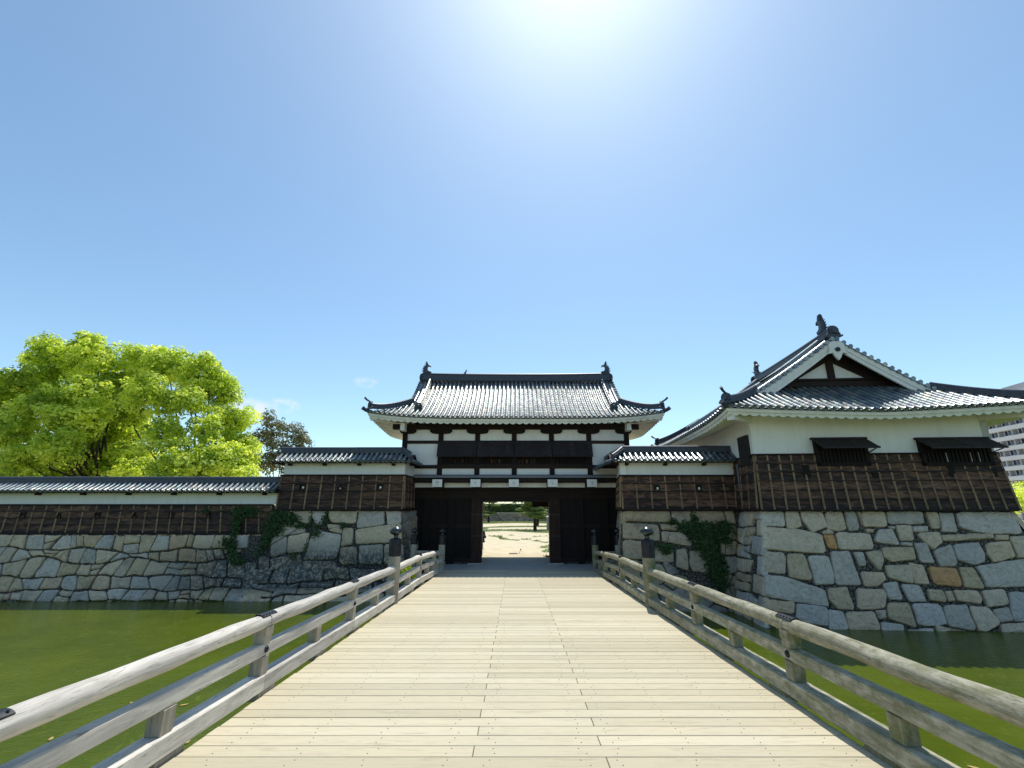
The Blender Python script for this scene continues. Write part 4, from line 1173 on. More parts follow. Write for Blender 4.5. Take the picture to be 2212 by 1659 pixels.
# ------------------------------------------------------------------ weatherboarded walls
def board_wall(parent, A, d, L, z0, z1, splay, nb, bays, sill=.16, cap=True, flare=(0, 0), ports=(), plug=True):
    """lapped boards from z0 to z1 on the line A + d*u, u in 0..L; foot pushed out by splay; battens between bays"""
    A = Vector((A[0], A[1], 0)); d = Vector((d[0], d[1], 0)).normalized(); out = Vector((d.y, -d.x, 0))
    def P(u, z, w):
        t = (z1 - z) / (z1 - z0); uu = u + (u / L * (flare[0] + flare[1]) - flare[0]) * t
        return A + d * uu + out * (w + splay * t) + Vector((0, 0, z))
    b = MB(); zs = [z0 + sill + (z1 - z0 - sill) * i / nb for i in range(nb + 1)]
    m = max(1, int(L / 1.8)); edges = [L * i / m for i in range(m + 1)]
    for i in range(nb):
        off = rng.uniform(-.5, .5)
        es = [0] + [min(L, max(0, e + off)) for e in edges[1:-1]] + [L]
        for u0, u1 in zip(es[:-1], es[1:]):
            a, c = zs[i], zs[i + 1] + .05
            if i == nb - 1: c = z1
            n = max(2, int((u1 - u0) / .3)); vs = []
            for k in range(n + 1):
                u = u0 + (u1 - u0) * k / n; wob = rng.uniform(-.012, .012)
                vs += [P(u, a + wob - .02, .082), P(u, a + wob + .018 + rng.uniform(-.01, .035), .075), P(u, c, .012), P(u, a + wob - .02, .0)]
            fs = []
            b.add(vs, [(4*k+1, 4*k+5, 4*k+6, 4*k+2) for k in range(n)], rng.random())
            b.add(vs, [q_ for k in range(n) for q_ in ((4*k, 4*k+4, 4*k+5, 4*k+1), (4*k+3, 4*k+7, 4*k+4, 4*k))], rng.uniform(-.55, .15))       # lower lip in a darker tone: shadow under each lap painted into the colour
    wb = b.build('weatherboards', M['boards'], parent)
    b = MB(); vs = [P(u, z, w) for u in (.01, L - .01) for z, w in ((z0 - .03, -.28), (z0 - .03, -.005), (z1 + .03, -.012), (z1 + .03, -.28))]
    b.add(vs, [(3, 2, 1, 0), (4, 5, 6, 7), (0, 1, 5, 4), (1, 2, 6, 5), (2, 3, 7, 6), (3, 0, 4, 7)]); b.build('wall_core', M['joint'], parent)
    b = MB()
    for k in range(bays + 1):
        u = .03 + (L - .06) * k / bays; hw = .036
        zt = z1 + .01
        for (za, zb_) in ((z0 + .02, zt),):
            vs = [P(u - hw, za, .02), P(u + hw, za, .02), P(u + hw, za, .10), P(u - hw, za, .10), P(u - hw, zb_, .0), P(u + hw, zb_, .0), P(u + hw, zb_, .055), P(u - hw, zb_, .055)]
            bb = MB(); bb.add(vs, [(3, 2, 1, 0), (4, 5, 6, 7), (0, 1, 5, 4), (1, 2, 6, 5), (2, 3, 7, 6), (3, 0, 4, 7)])
            bb.build('batten', M['batten'], parent)
    b = MB(); vs = [P(u, z, w) for u in (-.02, L + .02) for z, w in ((z0, -.02), (z0, .115), (z0 + sill, .085), (z0 + sill, -.02))]
    b.add(vs, [(3, 2, 1, 0), (4, 5, 6, 7), (0, 1, 5, 4), (1, 2, 6, 5), (2, 3, 7, 6), (3, 0, 4, 7)]); b.build('foot_beam', M['darkwood_x'], parent)
    if cap:
        b = MB(); b.add([P(u, z, w) for u in (-.03, L + .03) for z, w in ((z1 - .02, -.02), (z1 - .02, .1), (z1 + .05, .07), (z1 + .05, -.02))], [(3, 2, 1, 0), (4, 5, 6, 7), (0, 1, 5, 4), (1, 2, 6, 5), (2, 3, 7, 6), (3, 0, 4, 7)]); b.build('cap_strip', M['darkwood_x'], parent)
    for (u, z, w, h, tri) in ports:      # loopholes with a small raised frame
        zc = z; pts = ([(-w/2, -h/2), (w/2, -h/2), (0, h/2)] if tri else [(-w/2, -h/2), (w/2, -h/2), (w/2, h/2), (-w/2, h/2)])
        b = MB()
        for i in range(len(pts)):
            p, q_ = pts[i], pts[(i + 1) % len(pts)]
            b.bar(P(u + p[0], zc + p[1], .07), P(u + q_[0], zc + q_[1], .07), .035, .10, up=out)
        fr = b.build('loophole_frame', M['darkwood_x'], parent)
        b = MB(); b.add([P(u + p[0], zc + p[1], .062) for p in pts], [tuple(range(len(pts)))]); b.build('loophole_opening', M['joint'], fr)
        if not plug: continue
        b = MB(); k = .38; b.add([P(u + p[0] * k + (.04 if not tri else 0), zc + p[1] * k - (.0 if not tri else .03), .066) for p in pts], [tuple(range(len(pts)))]); b.build('loophole_plug', M['plaster'], fr)
    return P
def plaster_band(parent, A, d, L, z0, z1, th=.28, w=0.0):
    A = Vector((A[0], A[1], 0)); d = Vector((d[0], d[1], 0)).normalized(); out = Vector((d.y, -d.x, 0))
    b = MB(); vs = [A + d * u + out * o + Vector((0, 0, z)) for u in (0, L) for z, o in ((z0, w - th), (z0, w), (z1, w), (z1, w - th))]
    b.add(vs, [(3, 2, 1, 0), (4, 5, 6, 7), (0, 1, 5, 4), (1, 2, 6, 5), (2, 3, 7, 6), (3, 0, 4, 7)], .5)
    return b.build('plaster_band', M['plaster'], parent)

def wall_roof(parent, x0, x1, Yf, ze, zr, ends, hipx=None, ey=.78, over=.5, br=1.9):
    """small tiled roof with its ridge along X over a boarded wall whose front face is Yf"""
    cx = (x0 + x1) / 2; ex = (x1 - x0) / 2; cy = Yf - over + ey
    r_ = Roof(cx, cy, 0, ex, ey, ex, ex, ze, zr, 0, .12, ends, .28, .082)
    for i in (0, 1):
        if ends[i] == 'hip': pass
    r_.build(parent, ('f', 'b') + (('r',) if ends[0] == 'hip' else ()) + (('l',) if ends[1] == 'hip' else ()))
    a = -ex + (ey if ends[1] == 'hip' else .05); b_ = ex - (ey if ends[0] == 'hip' else .05)
    r_.mainridge(.30, .24, a, b_, False)
    # dark board under the eaves and bracket ends
    b = MB()
    for sy in (-1, 1):
        vs = [(x0 + .02, cy + sy * (ey - .02), ze - .01), (x1 - .02, cy + sy * (ey - .02), ze - .01), (x1 - .02, cy + sy * (ey - .03), ze - .10), (x0 + .02, cy + sy * (ey - .03), ze - .10),
              (x1 - .02, cy, zr - .12), (x0 + .02, cy, zr - .12)]
        b.add(vs, [(0, 1, 2, 3), (3, 2, 4, 5)])
    for xx in (x0 + .02, x1 - .02):
        hip = (ends[0] if xx > cx else ends[1]) == 'hip'
        if not hip: b.add([(xx, cy - ey + .03, ze - .10), (xx, cy + ey - .03, ze - .10), (xx, cy, zr - .1), ], [(0, 1, 2)])
        else: b.add([(xx, cy - ey + .03, ze - .1), (xx, cy + ey - .03, ze - .1), (xx, cy + ey - .03, ze - .01), (xx, cy - ey + .03, ze - .01)], [(0, 1, 2, 3)])
    b.build('eave_board', M['darkwood_x'], r_.roof)
    x = x0 + .8
    while x < x1 - .6:
        b = MB(); b.box(x - .07, x + .07, Yf - .26, Yf + .02, ze - .20, ze - .09); b.build('eave_bracket', M['darkwood_x'], r_.roof); x += br
    return r_
# left low wall
zlo_b, zlo_p, zlo_t, zlo_r = ZLOW, atY(300, 1091, YL).z, atY(300, 1064, YL).z, atY(300, 1032, YL + .3).z
XLW = atY(604, 1060, YL).x
lw = thing('roofed_wall', 'long low white plaster wall with tiled roof and dark boards on the left moat edge', 'wall', (-20, YL, ZLOW))
LX0, LX1 = XLE, XLW + .05
board_wall(lw, (LX0, YL), (1, 0), LX1 - LX0 - .35, zlo_b, zlo_p, .12, 4, 31, flare=(0, .33), plug=False, ports=[(atY(x_, 1115, YL).x - LX0, atY(x_, 1113, YL).z, .24, .26, t_) for x_, t_ in ((52, 0), (130, 1), (212, 0), (291, 1), (370, 0), (450, 1))])
plaster_band(lw, (LX0, YL), (1, 0), LX1 - LX0, zlo_p + .03, zlo_t + .1)
wall_roof(lw, LX0, LX1 + .02, YL, zlo_t + .06, zlo_r - .26, ('gable', 'gable'), br=2.45)
adopt(lw)
# left wall by the gate
zml_p, zml_t, zml_r = atY(760, 1027, YL).z, atY(760, 1001, YL).z, atY(760, 968, YL + .3).z
XA0, XA1 = atY(613, 1020, YL).x, atY(874.5, 1020, YL).x
lm = thing('roofed_wall', 'short plaster and board wall with tiled roof joining the gate on its left', 'wall', (-9, YL, ZT))
board_wall(lm, (XA0 - .1, YL), (1, 0), XA1 - XA0 + .1, ZT, zml_p, .10, 4, 9, flare=(0, .05), ports=[(atY(x_, 1052, YL).x - XA0 + .1, atY(x_, 1053, YL).z, .28, .3, t_) for x_, t_ in ((655, 0), (736.5, 1), (821, 0))])
plaster_band(lm, (XA0, YL), (1, 0), XA1 - XA0, zml_p + .03, zml_t + .1)
XG_L = atY(895, 1020, 27.3).x; XG_R = atY(1331, 1020, 27.3).x
dl = Vector((XG_L - XA1, 27.3 - YL)); 
board_wall(lm, (XA1, YL), dl, dl.length, ZT, zml_p, .05, 4, 3, flare=(.10, 0))
plaster_band(lm, (XA1, YL), dl, dl.length, zml_p + .03, zml_t + .1)
rl = wall_roof(lm, XA0 - .45, XA1 + .5, YL, zml_t + .06, zml_r - .27, ('hip', 'gable'))
def side_roof(parent, host, sx, Yend, xe):      # roof returning to the gate, ridge along Y
    y0 = host.cy; L = Yend - y0
    r_ = Roof(xe - sx * host.ey, y0 + L / 2, R(90), L / 2, host.ey, L / 2, L / 2, host.ze + .015, host.zr + .015, 0, .12, ('gable', 'gable'), .28, .082)
    r_.build(parent, ('f', 'b')); r_.mainridge(.30, .24, -L / 2 + .02, L / 2, False)
    b = MB(); b.add([(xe - sx * .03, y0 - host.ey * .9, host.ze - .1), (xe - sx * .03, Yend, host.ze - .1), (xe - sx * host.ey, Yend, host.zr - .12), (xe - sx * host.ey, y0, host.zr - .12)], [(0, 1, 2, 3)])
    b.build('eave_board', M['darkwood_x'], r_.roof)
    # hip ridge on the outer corner with a curled end tile
    b = MB(); p0 = Vector((xe - sx * host.ey, y0, host.zr + .08)); p1 = Vector((xe - sx * .1, y0 - host.ey + .1, host.ze + .12))
    sweep(b, [p0, p0.lerp(p1, .5) + Vector((0, 0, -.02)), p1], ridge_prof(.24, .14, 2)); b.build('corner_ridge', M['ridge'], host.roof)
    oni(host.roof, p1 + Vector((0, 0, -.05)), (sx, -1), .28, False)
side_roof(lm, rl, 1, 27.25, XA1 + .5)
adopt(lm)
# right wall by the gate
zmr_p, zmr_t, zmr_r = atY(1450, 1028, YR).z, atY(1450, 1000, YR).z, atY(1450, 965, YR + .3).z
XB0 = atY(1340, 1020, YR).x; XB1 = K.x + .22
rm = thing('roofed_wall', 'short plaster and board wall with tiled roof between the gate and the right turret', 'wall', (7.5, YR, ZT))
board_wall(rm, (XB0, YR), (1, 0), XB1 - XB0, ZT, zmr_p, .08, 4, 8, flare=(.05, 0), ports=[(atY(x_, 1054, YR).x - XB0, atY(x_, 1055, YR).z, .24, .28, t_) for x_, t_ in ((1418, 0), (1507, 0))])
plaster_band(rm, (XB0, YR), (1, 0), XB1 - XB0, zmr_p + .03, zmr_t + .1)
dr = Vector((XB0 - XG_R, YR - 27.3))
board_wall(rm, (XG_R, 27.3), dr, dr.length, ZT, zmr_p, .05, 4, 5, flare=(0, .08))
plaster_band(rm, (XG_R, 27.3), dr, dr.length, zmr_p + .03, zmr_t + .1)
rr_ = wall_roof(rm, XB0 - .5, XB1 + .1, YR, zmr_t + .06, zmr_r - .27, ('gable', 'hip'))
side_roof(rm, rr_, -1, 27.25, XB0 - .5)
adopt(rm)

# ------------------------------------------------------------------ the gate
YG = 27.3
gate = thing('castle_gate', 'two-storey dark timber gate with white plaster panels and tiled hip-and-gable roof at the bridge end', 'gate', (0, YG, 0))
def GP(zx, zy, Y=YG): return atY(*Dz(zx, zy, 880, 860, 2.911), Y)
def gz(zy, Y=YG): return GP(1090, zy, Y).z
px_ = [GP(a, 600).x for a in (318, 573, 833, 1093, 1357, 1622, 1890)]
z_top, z_c0, z_b1t, z_b1b, z_b2t, z_b2b = gz(528), gz(548), gz(628), gz(650), gz(802), gz(826)
z_st, z_sb, z_dt, z_db, z_wt, z_wb, z_lb = gz(876), gz(895), gz(903), gz(928), gz(930), gz(957), gz(1036)
PW = .15
def gbox(nm, x0, x1, y0, y1, z0, z1, m, parent=gate, bev=0):
    b = MB(); b.box(x0, x1, y0, y1, z0, z1, bev=bev); return b.build(nm, m, parent)
wx = px_[-1] + .1
# upper storey core (plaster side and back walls)
gbox('side_wall', -wx, -wx + .2, YG + .1, 33.9, z_wb, z_top + .35, M['plaster']); gbox('side_wall', wx - .2, wx, YG + .1, 33.9, z_wb, z_top + .35, M['plaster'])
gbox('back_wall', -wx + .2, wx - .2, 33.7, 33.9, z_wb, z_top + .35, M['plaster'])
gbox('upper_floor', -wx + .2, wx - .2, YG + .15, 33.7, z_wb + .02, z_wb + .14, M['dirt'])
# posts
for i, x in enumerate(px_):
    zb_ = z_sb + .0
    gbox('upper_post', x - PW, x + PW, YG - .04, YG + .16, zb_, z_top + .02, M['darkwood'], bev=.01)
# boat-shaped bracket arms on the posts
for i, x in enumerate(px_):
    b = MB(); w = .66; h0 = z_c0 - .28; h1 = z_c0 - .02
    xs0 = -w if i else -.30; xs1 = w if i < 6 else .30
    poly = [(xs0, h1), (xs0, h0 + .12), (xs0 * .82, h0 + .03), (xs0 * .5, h0), (xs1 * .5, h0), (xs1 * .82, h0 + .03), (xs1, h0 + .12), (xs1, h1)]
    b.prism(poly, lambda a, c, t: Vector((x + a, YG + t, c)), -.16, .1); b.build('bracket_arm', M['darkwood'], gate)
gbox('wall_plate', px_[0] - .75, px_[-1] + .75, YG - .2, YG + .14, z_c0 - .02, z_top + .12, M['darkwood_x'])
for sx in (-1, 1):
    x = px_[0 if sx < 0 else -1]
    b = gbox('beam_end', x + sx * .02 - .13, x + sx * .02 + .13, YG - .75, YG - .165, z_c0 - .18, z_top + .1, M['plaster'], bev=.015)
    gbox('side_plate', x + sx * .02 - .11, x + sx * .02 + .11, YG + .17, 33.9, z_c0 + .0, z_top + .1, M['darkwood'])
# horizontal rails
def hrail(nm, x0, x1, z0, z1, out=.03, m='darkwood_x'): return gbox(nm, x0, x1, YG - out, YG + .12, z0, z1, M[m])
hrail('tie_beam', px_[0], px_[-1], z_b1b, z_b1t)
hrail('tie_beam', px_[0], px_[-1], z_b2b, z_b2t, .06)
hrail('sill_beam', XG_L - .6, XG_R + .6, z_st - .005, z_st + .045, .1)
gbox('sill_cover', XG_L - .6, XG_R + .6, YG - .34, YG + .1, z_sb, z_st - .012, M['greysill'])
gbox('floor_beam', XG_L - .8, XG_R + .8, YG - .22, YG + .1, z_db, z_dt + .03, M['darkwood_x'])
# plaster panels
for i in range(6):
    a, c = px_[i] + PW - .01, px_[i + 1] - PW + .01
    gbox('plaster_panel', a, c, YG + .03, YG + .09, z_b1t - .01, z_c0 - .0, M['plaster'])
    if i in (0, 5): gbox('plaster_panel', a, c, YG + .03, YG + .09, z_b2t - .01, z_b1b + .01, M['plaster'])
    gbox('plaster_panel', a, c, YG + .03, YG + .09, z_st + .04, z_b2b + .01, M['plaster'])
gbox('plaster_panel', XG_L - .8, px_[0] + PW, YG + .035, YG + .08, z_st + .04, z_b2b, M['plaster'])
gbox('plaster_panel', px_[-1] - PW, XG_R + .8, YG + .035, YG + .08, z_st + .04, z_b2b, M['plaster'])
# window band: dark lattice with slits and a hanging shutter row above
wz0, wz1 = z_b2t, gz(737)
for i in range(1, 5):
    a, c = px_[i] + PW, px_[i + 1] - PW
    b = MB(); n = 13
    for k in range(n):
        x = a + (c - a) * (k + .5) / n; b.box(x - .052, x + .052, YG + .0, YG + .07, wz0, z_b1b)
    wnd = b.build('lattice_window', M['darkwood'], gate)
    gbox('window_sill', a, c, YG - .05, YG + .09, wz0 - .0, wz0 + .07, M['darkwood_x'], wnd)
    # faded paper-wrapped things glimpsed through the slits
    if i in (1, 2, 3):
        for k in range(5):
            x = a + (c - a) * (.35 + .13 * k + rng.uniform(-.02, .02))
            if i == 3: x = a + (c - a) * (.05 + .13 * k)
            gbox('inner_board', x - .05, x + .05, YG + .16, YG + .2, wz0 + .12, wz0 + .36, M['papers'], wnd)
    # pent shutter
    a, c = px_[i] + (.02 if i > 1 else -PW), px_[i + 1] - (.02 if i < 4 else -PW)
    zt_, zb2 = gz(634), gz(735, YG - .42)
    b = MB(); n = 9
    for k in range(n):
        x0, x1 = a + (c - a) * k / n, a + (c - a) * (k + 1) / n; o = .008 * (k % 2)
        b.add([(x0, YG - .06 - o, zt_), (x1, YG - .06 - o, zt_), (x1 - .003, YG - .45 - o, zb2 - rng.uniform(0, .02)), (x0 + .003, YG - .45 - o, zb2 - rng.uniform(0, .02)),
               (x0, YG - .02, zt_), (x1, YG - .02, zt_), (x1, YG - .41, zb2), (x0, YG - .41, zb2)], [(0, 1, 2, 3), (7, 6, 5, 4), (0, 4, 5, 1), (2, 6, 7, 3), (1, 5, 6, 2), (0, 3, 7, 4)])
    b.build('pent_shutter', M['shutter'], gate)
    gbox('shutter_batten', a, c, YG - .49, YG - .40, zb2 - .06, zb2 - .02, M['shutter'])
gbox('inner_wall', px_[1], px_[5], YG + 1.4, YG + 1.45, wz0 - .3, z_c0, M['dirt'])
# five white-capped beam ends below the sill
bx = [545, 817, 1090, 1366, 1646]
def sq(zx): return GP(zx, 930, YG - .75).x
GLY = [[(-.5, .6, .5, .6), (-.1, .8, -.35, -.7), (-.5, .15, .55, .15), (.15, .55, .35, -.6)], [(-.4, .5, .1, -.2), (.1, -.2, .5, -.5), (.3, .5, -.3, -.6)], [(-.4, .5, .4, .5), (-.35, .1, .35, .1), (-.35, .1, -.35, -.6), (.35, .1, .35, -.6), (-.35, -.25, .35, -.25)], [(-.5, .1, -.1, .5), (-.1, .5, .1, -.5), (.1, -.5, .5, -.1)], [(-.5, .3, -.1, .1), (-.1, .1, .2, .5), (.2, .5, .1, -.5), (.1, -.5, .5, -.4)]]
for k, a in enumerate(bx):
    x = sq(a); w = .285; zz0 = GP(a, 957, YG - .75).z; zz1 = GP(a, 903, YG - .75).z
    be = gbox('beam_end', x - w + .02, x + w - .02, YG - .72, YG + .05, zz0 + .02, zz1 - .02, M['darkwood'])
    gbox('beam_end_cap', x - w, x + w, YG - .75, YG - .715, zz0, zz1, M['plaster'], be, .006)
    b = MB(); cz = (zz0 + zz1) / 2
    for (p, q_, r_, s_) in GLY[k]: b.bar((x + p * w * .6, YG - .752, cz + q_ * w * .6), (x + r_ * w * .6, YG - .752, cz + s_ * w * .6), .018, .006, up=(0, -1, 0))
    b.build('carved_mark', M['incised'], be)
for x0, x1 in [(XG_L - .3, sq(bx[0]) - .3)] + [(sq(a) + .3, sq(c) - .3) for a, c in zip(bx[:-1], bx[1:])] + [(sq(bx[-1]) + .3, XG_R + .3)]:
    gbox('plaster_strip', x0, x1, YG + .08, YG + .12, z_wb - .02, z_wt + .04, M['eaveplaster'])
# lower storey: lintel, great posts, wing walls, opened door leaves
YD = 28.0
def DP(zx, zy, Y=YD): return GP(zx, zy, Y)
zl0 = DP(1090, 1040).z
gbox('overhang_ceiling', XG_L - .5, XG_R + .5, YG + .13, YD + .2, z_wb - .06, z_wb + .0, M['dirt'])
gbox('lintel', -6.6, 6.6, YD - .12, YD + .3, zl0, z_wb - .065, M['darkwood_x'])
xo0, xo1 = atY(1040, 1180, YD).x, atY(1188, 1180, YD).x
zop = atY(1110, 1084, YD).z
for sx, xi in ((-1, xo0), (1, xo1)):
    def bx2(nm, a, c, y0, y1, z0, z1, m): 
        a_, c_ = xi + sx * a, xi + sx * c; return gbox(nm, min(a_, c_), max(a_, c_), y0, y1, z0, z1, m)
    p = bx2('mirror_post', -.02, .62, YD - .16, YD + .3, 0, zl0, M['door'])
    for z_ in (.28, 1.5, 2.7):
        bx2('iron_band', -.035, .635, YD - .175, YD + .1, z_, z_ + .07, M['blackmetal'])
    bx2('post_stone', -.12, .75, YD - .28, YD + .4, -.1, .06, M['granite'])
    for k in range(5):
        b_ = bx2('wing_board', .63 + k * .5, 1.12 + k * .5, YD + .0 - .012 * (k % 2), YD + .1, .2, zl0, M['darkwood'])
    bx2('side_post', 1.62, 2.02, YD - .1, YD + .2, 0, zl0, M['darkwood'])
    bx2('foot_rail', .62, 4.3, YD - .06, YD - .015, .12, .34, M['darkwood_x'])
    bx2('middle_rail', .62, 4.3, YD - .06, YD - .015, 2.0, 2.2, M['darkwood_x'])
    bx2('outer_post', 3.1, 3.5, YD - .12, YD + .2, 0, zl0, M['darkwood'])
    bx2('wing_board', 3.13, 5.2, YD + .02, YD + .1, .0, zl0, M['darkwood'])
    # open leaf folded back inside
    leaf = bx2('door_leaf', .27, .39, YD + .32, YD + 2.5, .06, zop + .2, M['door'])
    for z_ in (.4, 1.3, 2.2, 3.1):
        a_ = xi + sx * .245; gbox('iron_strap', min(a_, a_ + sx * .03), max(a_, a_ + sx * .03), YD + .32, YD + 2.5, z_, z_ + .09, M['blackmetal'], leaf)
    bx2('rear_post', .3, .8, 32.8, 33.3, 0, zl0 + .3, M['darkwood'])
    bx2('passage_wall', .82, 5.0, 33.0, 33.15, 0, zl0 + .3, M['darkwood'])
    bx2('passage_side', 4.5, 4.7, YD + .1, 33.3, 0, zl0 + .3, M['darkwood'])
gbox('door_lintel', xo0 + .02, xo1 - .02, YD - .06, YD + .26, zop, zl0, M['darkwood_x'])
gbox('rear_lintel', -5, 5, 32.85, 33.2, 4.2, 4.9, M['darkwood_x'])
b = MB(); xs_ = atY(1300, 1085, 29.6).x
pb = [Dz(1235, 260, 1150, 1200, 8.295), Dz(1600, 305, 1150, 1200, 8.295)]
q0, q1 = atY(*pb[0], 30.4), atY(*pb[1], 30.4)
gbox('cross_brace', q0.x, q1.x + .6, 30.3, 30.6, q1.z - .02, q0.z + .6, M['door'])
# roof
GR = Roof(0, 30.6, 0, 8.75, 4.7, 6.65, 6.0, atY(1115, 903, 25.9).z + .02, 11.72, .38, .38, ('irimoya', 'irimoya'), .286, .086)
GR.build(gate)
GR.eaves(gate, wx - .1, 3.3, 0, ('f', 'b', 'r', 'l'))
GR.mainridge(.40, .48, sori=.07)
GR.hips([(-1, -1), (1, -1), (-1, 1), (1, 1)], .26, .24, .5, .14)
for sx in (1, -1):
    GR.gable(sx, .62, .26, .2, .4, .55); GR.gable_wall(sx)
    e = GR.W(sx * 6.68, 0, 11.75); oni(GR.roof, e, (sx, 0), .62, False)
    shachi(GR.roof, GR.W(sx * 6.4, 0, 11.72 + .07 + .52), (-sx, 0), .95)
# white corner beams under the eave corners
for sx in (-1, 1):
    c = GR.W(sx * 8.75, -4.7, GR.z(8.75, 4.7, 'm')); b = MB()
    b.bar(c + Vector((-sx * .22, .22, -.36)), c + Vector((-sx * 1.9, 1.9, -.28)), .26, .26); b.build('corner_beam', M['plaster'], GR.roof)
adopt(gate)
# bird on the ridge
bp = atY(*Dz(745, 172, 880, 860, 2.911), 30.6); bp.z = 11.72 + .5
bd = MB(); X, Y, Z = bp
bd.tube([(X - .17, Y, Z + .08), (X - .08, Y, Z + .13), (X, Y, Z + .19), (X + .05, Y, Z + .27), (X + .06, Y, Z + .33)], [.012, .04, .06, .045, .03], 9)
bd.lathe([(.01, -.045), (.035, -.025), (.04, 0), (.03, .03), (.005, .045)], (X + .065, Y, Z + .36), 9)
bd.tube([(X + .1, Y, Z + .365), (X + .16, Y, Z + .355)], [.014, .003], 6)
for s_ in (-.02, .02): bd.tube([(X - .01, Y + s_, Z + .15), (X, Y + s_, Z + .0)], [.01, .007], 5)
bo = fix_smooth(bd.build('bird', M['bird'])); tag(bo, 'small dark bird perched on the main ridge of the gate roof', 'bird')

# ------------------------------------------------------------------ the right-hand turret
tur = thing('corner_turret', 'single-storey corner turret, white plaster over dark boards, big gable facing the bridge', 'turret', (K.x + 5, K.y + 5, ZT))
def FV(zx, zy): return FTW.uv(*Dz(zx, zy, 1560, 740, 2.353))
FTW = Face((K.x, K.y), (e1.x, e1.y), 0, 7.0)
zpb = FV(1300, 868)[1]; WALLT = FV(1200, 650)[1] + .15
D9 = 10.4
bw = board_wall(tur, (K.x, K.y), (e1.x, e1.y), TW, ZT, zpb, .16, 6, 20, sill=.10, flare=(.12, .12))
plaster_band(tur, K + e1 * .04, e1, TW - .1, zpb + .03, WALLT, .3)
KB = K + e2 * D9
board_wall(tur, KB[:2], -e2, D9, ZT, zpb, .16, 6, 14, sill=.10, flare=(0, .12))
plaster_band(tur, KB, -e2, D9 - .04, zpb + .03, WALLT, .3)
board_wall(tur, (K + e1 * TW)[:2], e2, D9, ZT, zpb, .16, 6, 14, sill=.10, flare=(.12, 0))
plaster_band(tur, K + e1 * (TW - .06), e2, D9, zpb + .03, WALLT, .3)
plaster_band(tur, KB + e1 * TW, -e1, TW, ZT, WALLT, .3)
def tbox(nm, u0, u1, w0, w1, z0, z1, m, parent=tur, taper=0):   # w: distance out of the front face
    b = MB(); P = lambda u, w, z: K + e1 * u - e2 * w + Vector((0, 0, z))
    vs = [P(u, w, z) for z in (z0, z1) for u, w in ((u0, w1), (u1, w1), (u1, w0), (u0, w0))]
    b.add(vs, [(3, 2, 1, 0), (4, 5, 6, 7), (0, 1, 5, 4), (1, 2, 6, 5), (2, 3, 7, 6), (3, 0, 4, 7)]); return b.build(nm, m, parent)
def turret_window(zx0, zx1, gap):
    u0, zt = FV(zx0, 787); u1, _ = FV(zx1, 787); _, zb2 = FV(zx0 + 20, 935)
    fr = tbox('window', u0 + .05, u1 + .02, .0, .10, zb2, zt, M['joint'])
    for a, c, d_, e_ in ((u0 + .0, u0 + .16, zb2, zt), (u1 - .1, u1 + .06, zb2, zt), (u0, u1 + .06, zb2 - .02, zb2 + .12), (u0, u1 + .06, zt - .1, zt + .02)):
        tbox('window_frame', a, c, -.02, .17, d_, e_, M['darkwood'], fr)
    n = int((u1 - u0 - .3) / .16)
    for k in range(n):
        u = u0 + .2 + (u1 - u0 - .35) * (k + .5) / n; tbox('lattice_bar', u - .04, u + .04, .1, .16, zb2 + .1, zt - .1, M['darkwood'], fr)
    for g_ in gap:
        u = u0 + (u1 - u0) * g_; tbox('light_gap', u - .05, u + .05, .1, .102, zb2 + .15, zb2 + .55, M['plaster'], fr)
    b = MB(); n = max(3, int((u1 - u0) / .42)); out = .85; drop = .42
    P = lambda u, w, z: K + e1 * u - e2 * w + Vector((0, 0, z))
    for k in range(n):
        a, c = u0 - .05 + (u1 - u0 + .15) * k / n, u0 - .05 + (u1 - u0 + .15) * (k + 1) / n; o = .012 * (k % 2)
        b.add([P(a, .12, zt + .03 + o), P(c - .008, .12, zt + .03 + o), P(c - .008, out, zt - drop + o), P(a, out, zt - drop + o), P(a, .12, zt - .03), P(c - .008, .12, zt - .03), P(c - .008, out, zt - drop - .05), P(a, out, zt - drop - .05)],
              [(0, 3, 2, 1), (4, 5, 6, 7), (0, 1, 5, 4), (2, 3, 7, 6), (1, 2, 6, 5), (0, 4, 7, 3)])
    sh = b.build('propped_shutter', M['shutter'], fr)
    b = MB(); b.bar(P(u0 - .08, .08, zt + .05), P(u1 + .12, .08, zt + .05), .16, .09); b.bar(P(u0 - .06, out, zt - drop - .02), P(u1 + .1, out, zt - drop - .02), .06, .08)
    b.build('shutter_bar', M['shutter'], fr)
    b = MB(); b.bar(P(u1 - .02, .14, zb2 + .5), P(u1 - .02, out - .06, zt - drop - .05), .035, .035); b.bar(P(u0 + .1, .14, zb2 + .5), P(u0 + .1, out - .06, zt - drop - .05), .035, .035); b.build('prop_stick', M['darkwood'], fr)
turret_window(992, 1283, ())
turret_window(1588, 1980, (.36, .73, .84))
# side hatch on the left face
def sbox(nm, v0, v1, w0, w1, z0, z1, m, parent=tur):
    b = MB(); P = lambda v, w, z: K + e2 * v - e1 * w + Vector((0, 0, z))
    vs = [P(v, w, z) for z in (z0, z1) for v, w in ((v0, w0), (v0, w1), (v1, w1), (v1, w0))]
    b.add(vs, [(3, 2, 1, 0), (4, 5, 6, 7), (0, 1, 5, 4), (1, 2, 6, 5), (2, 3, 7, 6), (3, 0, 4, 7)]); return b.build(nm, m, parent)
sbox('side_hatch', .3, 1.3, 0, .12, zpb - .35, zpb + .95, M['shutter'])
sbox('drain_pipe', 1.6, 1.66, .12, .18, ZT + .1, zpb - .25, M['greysill'])
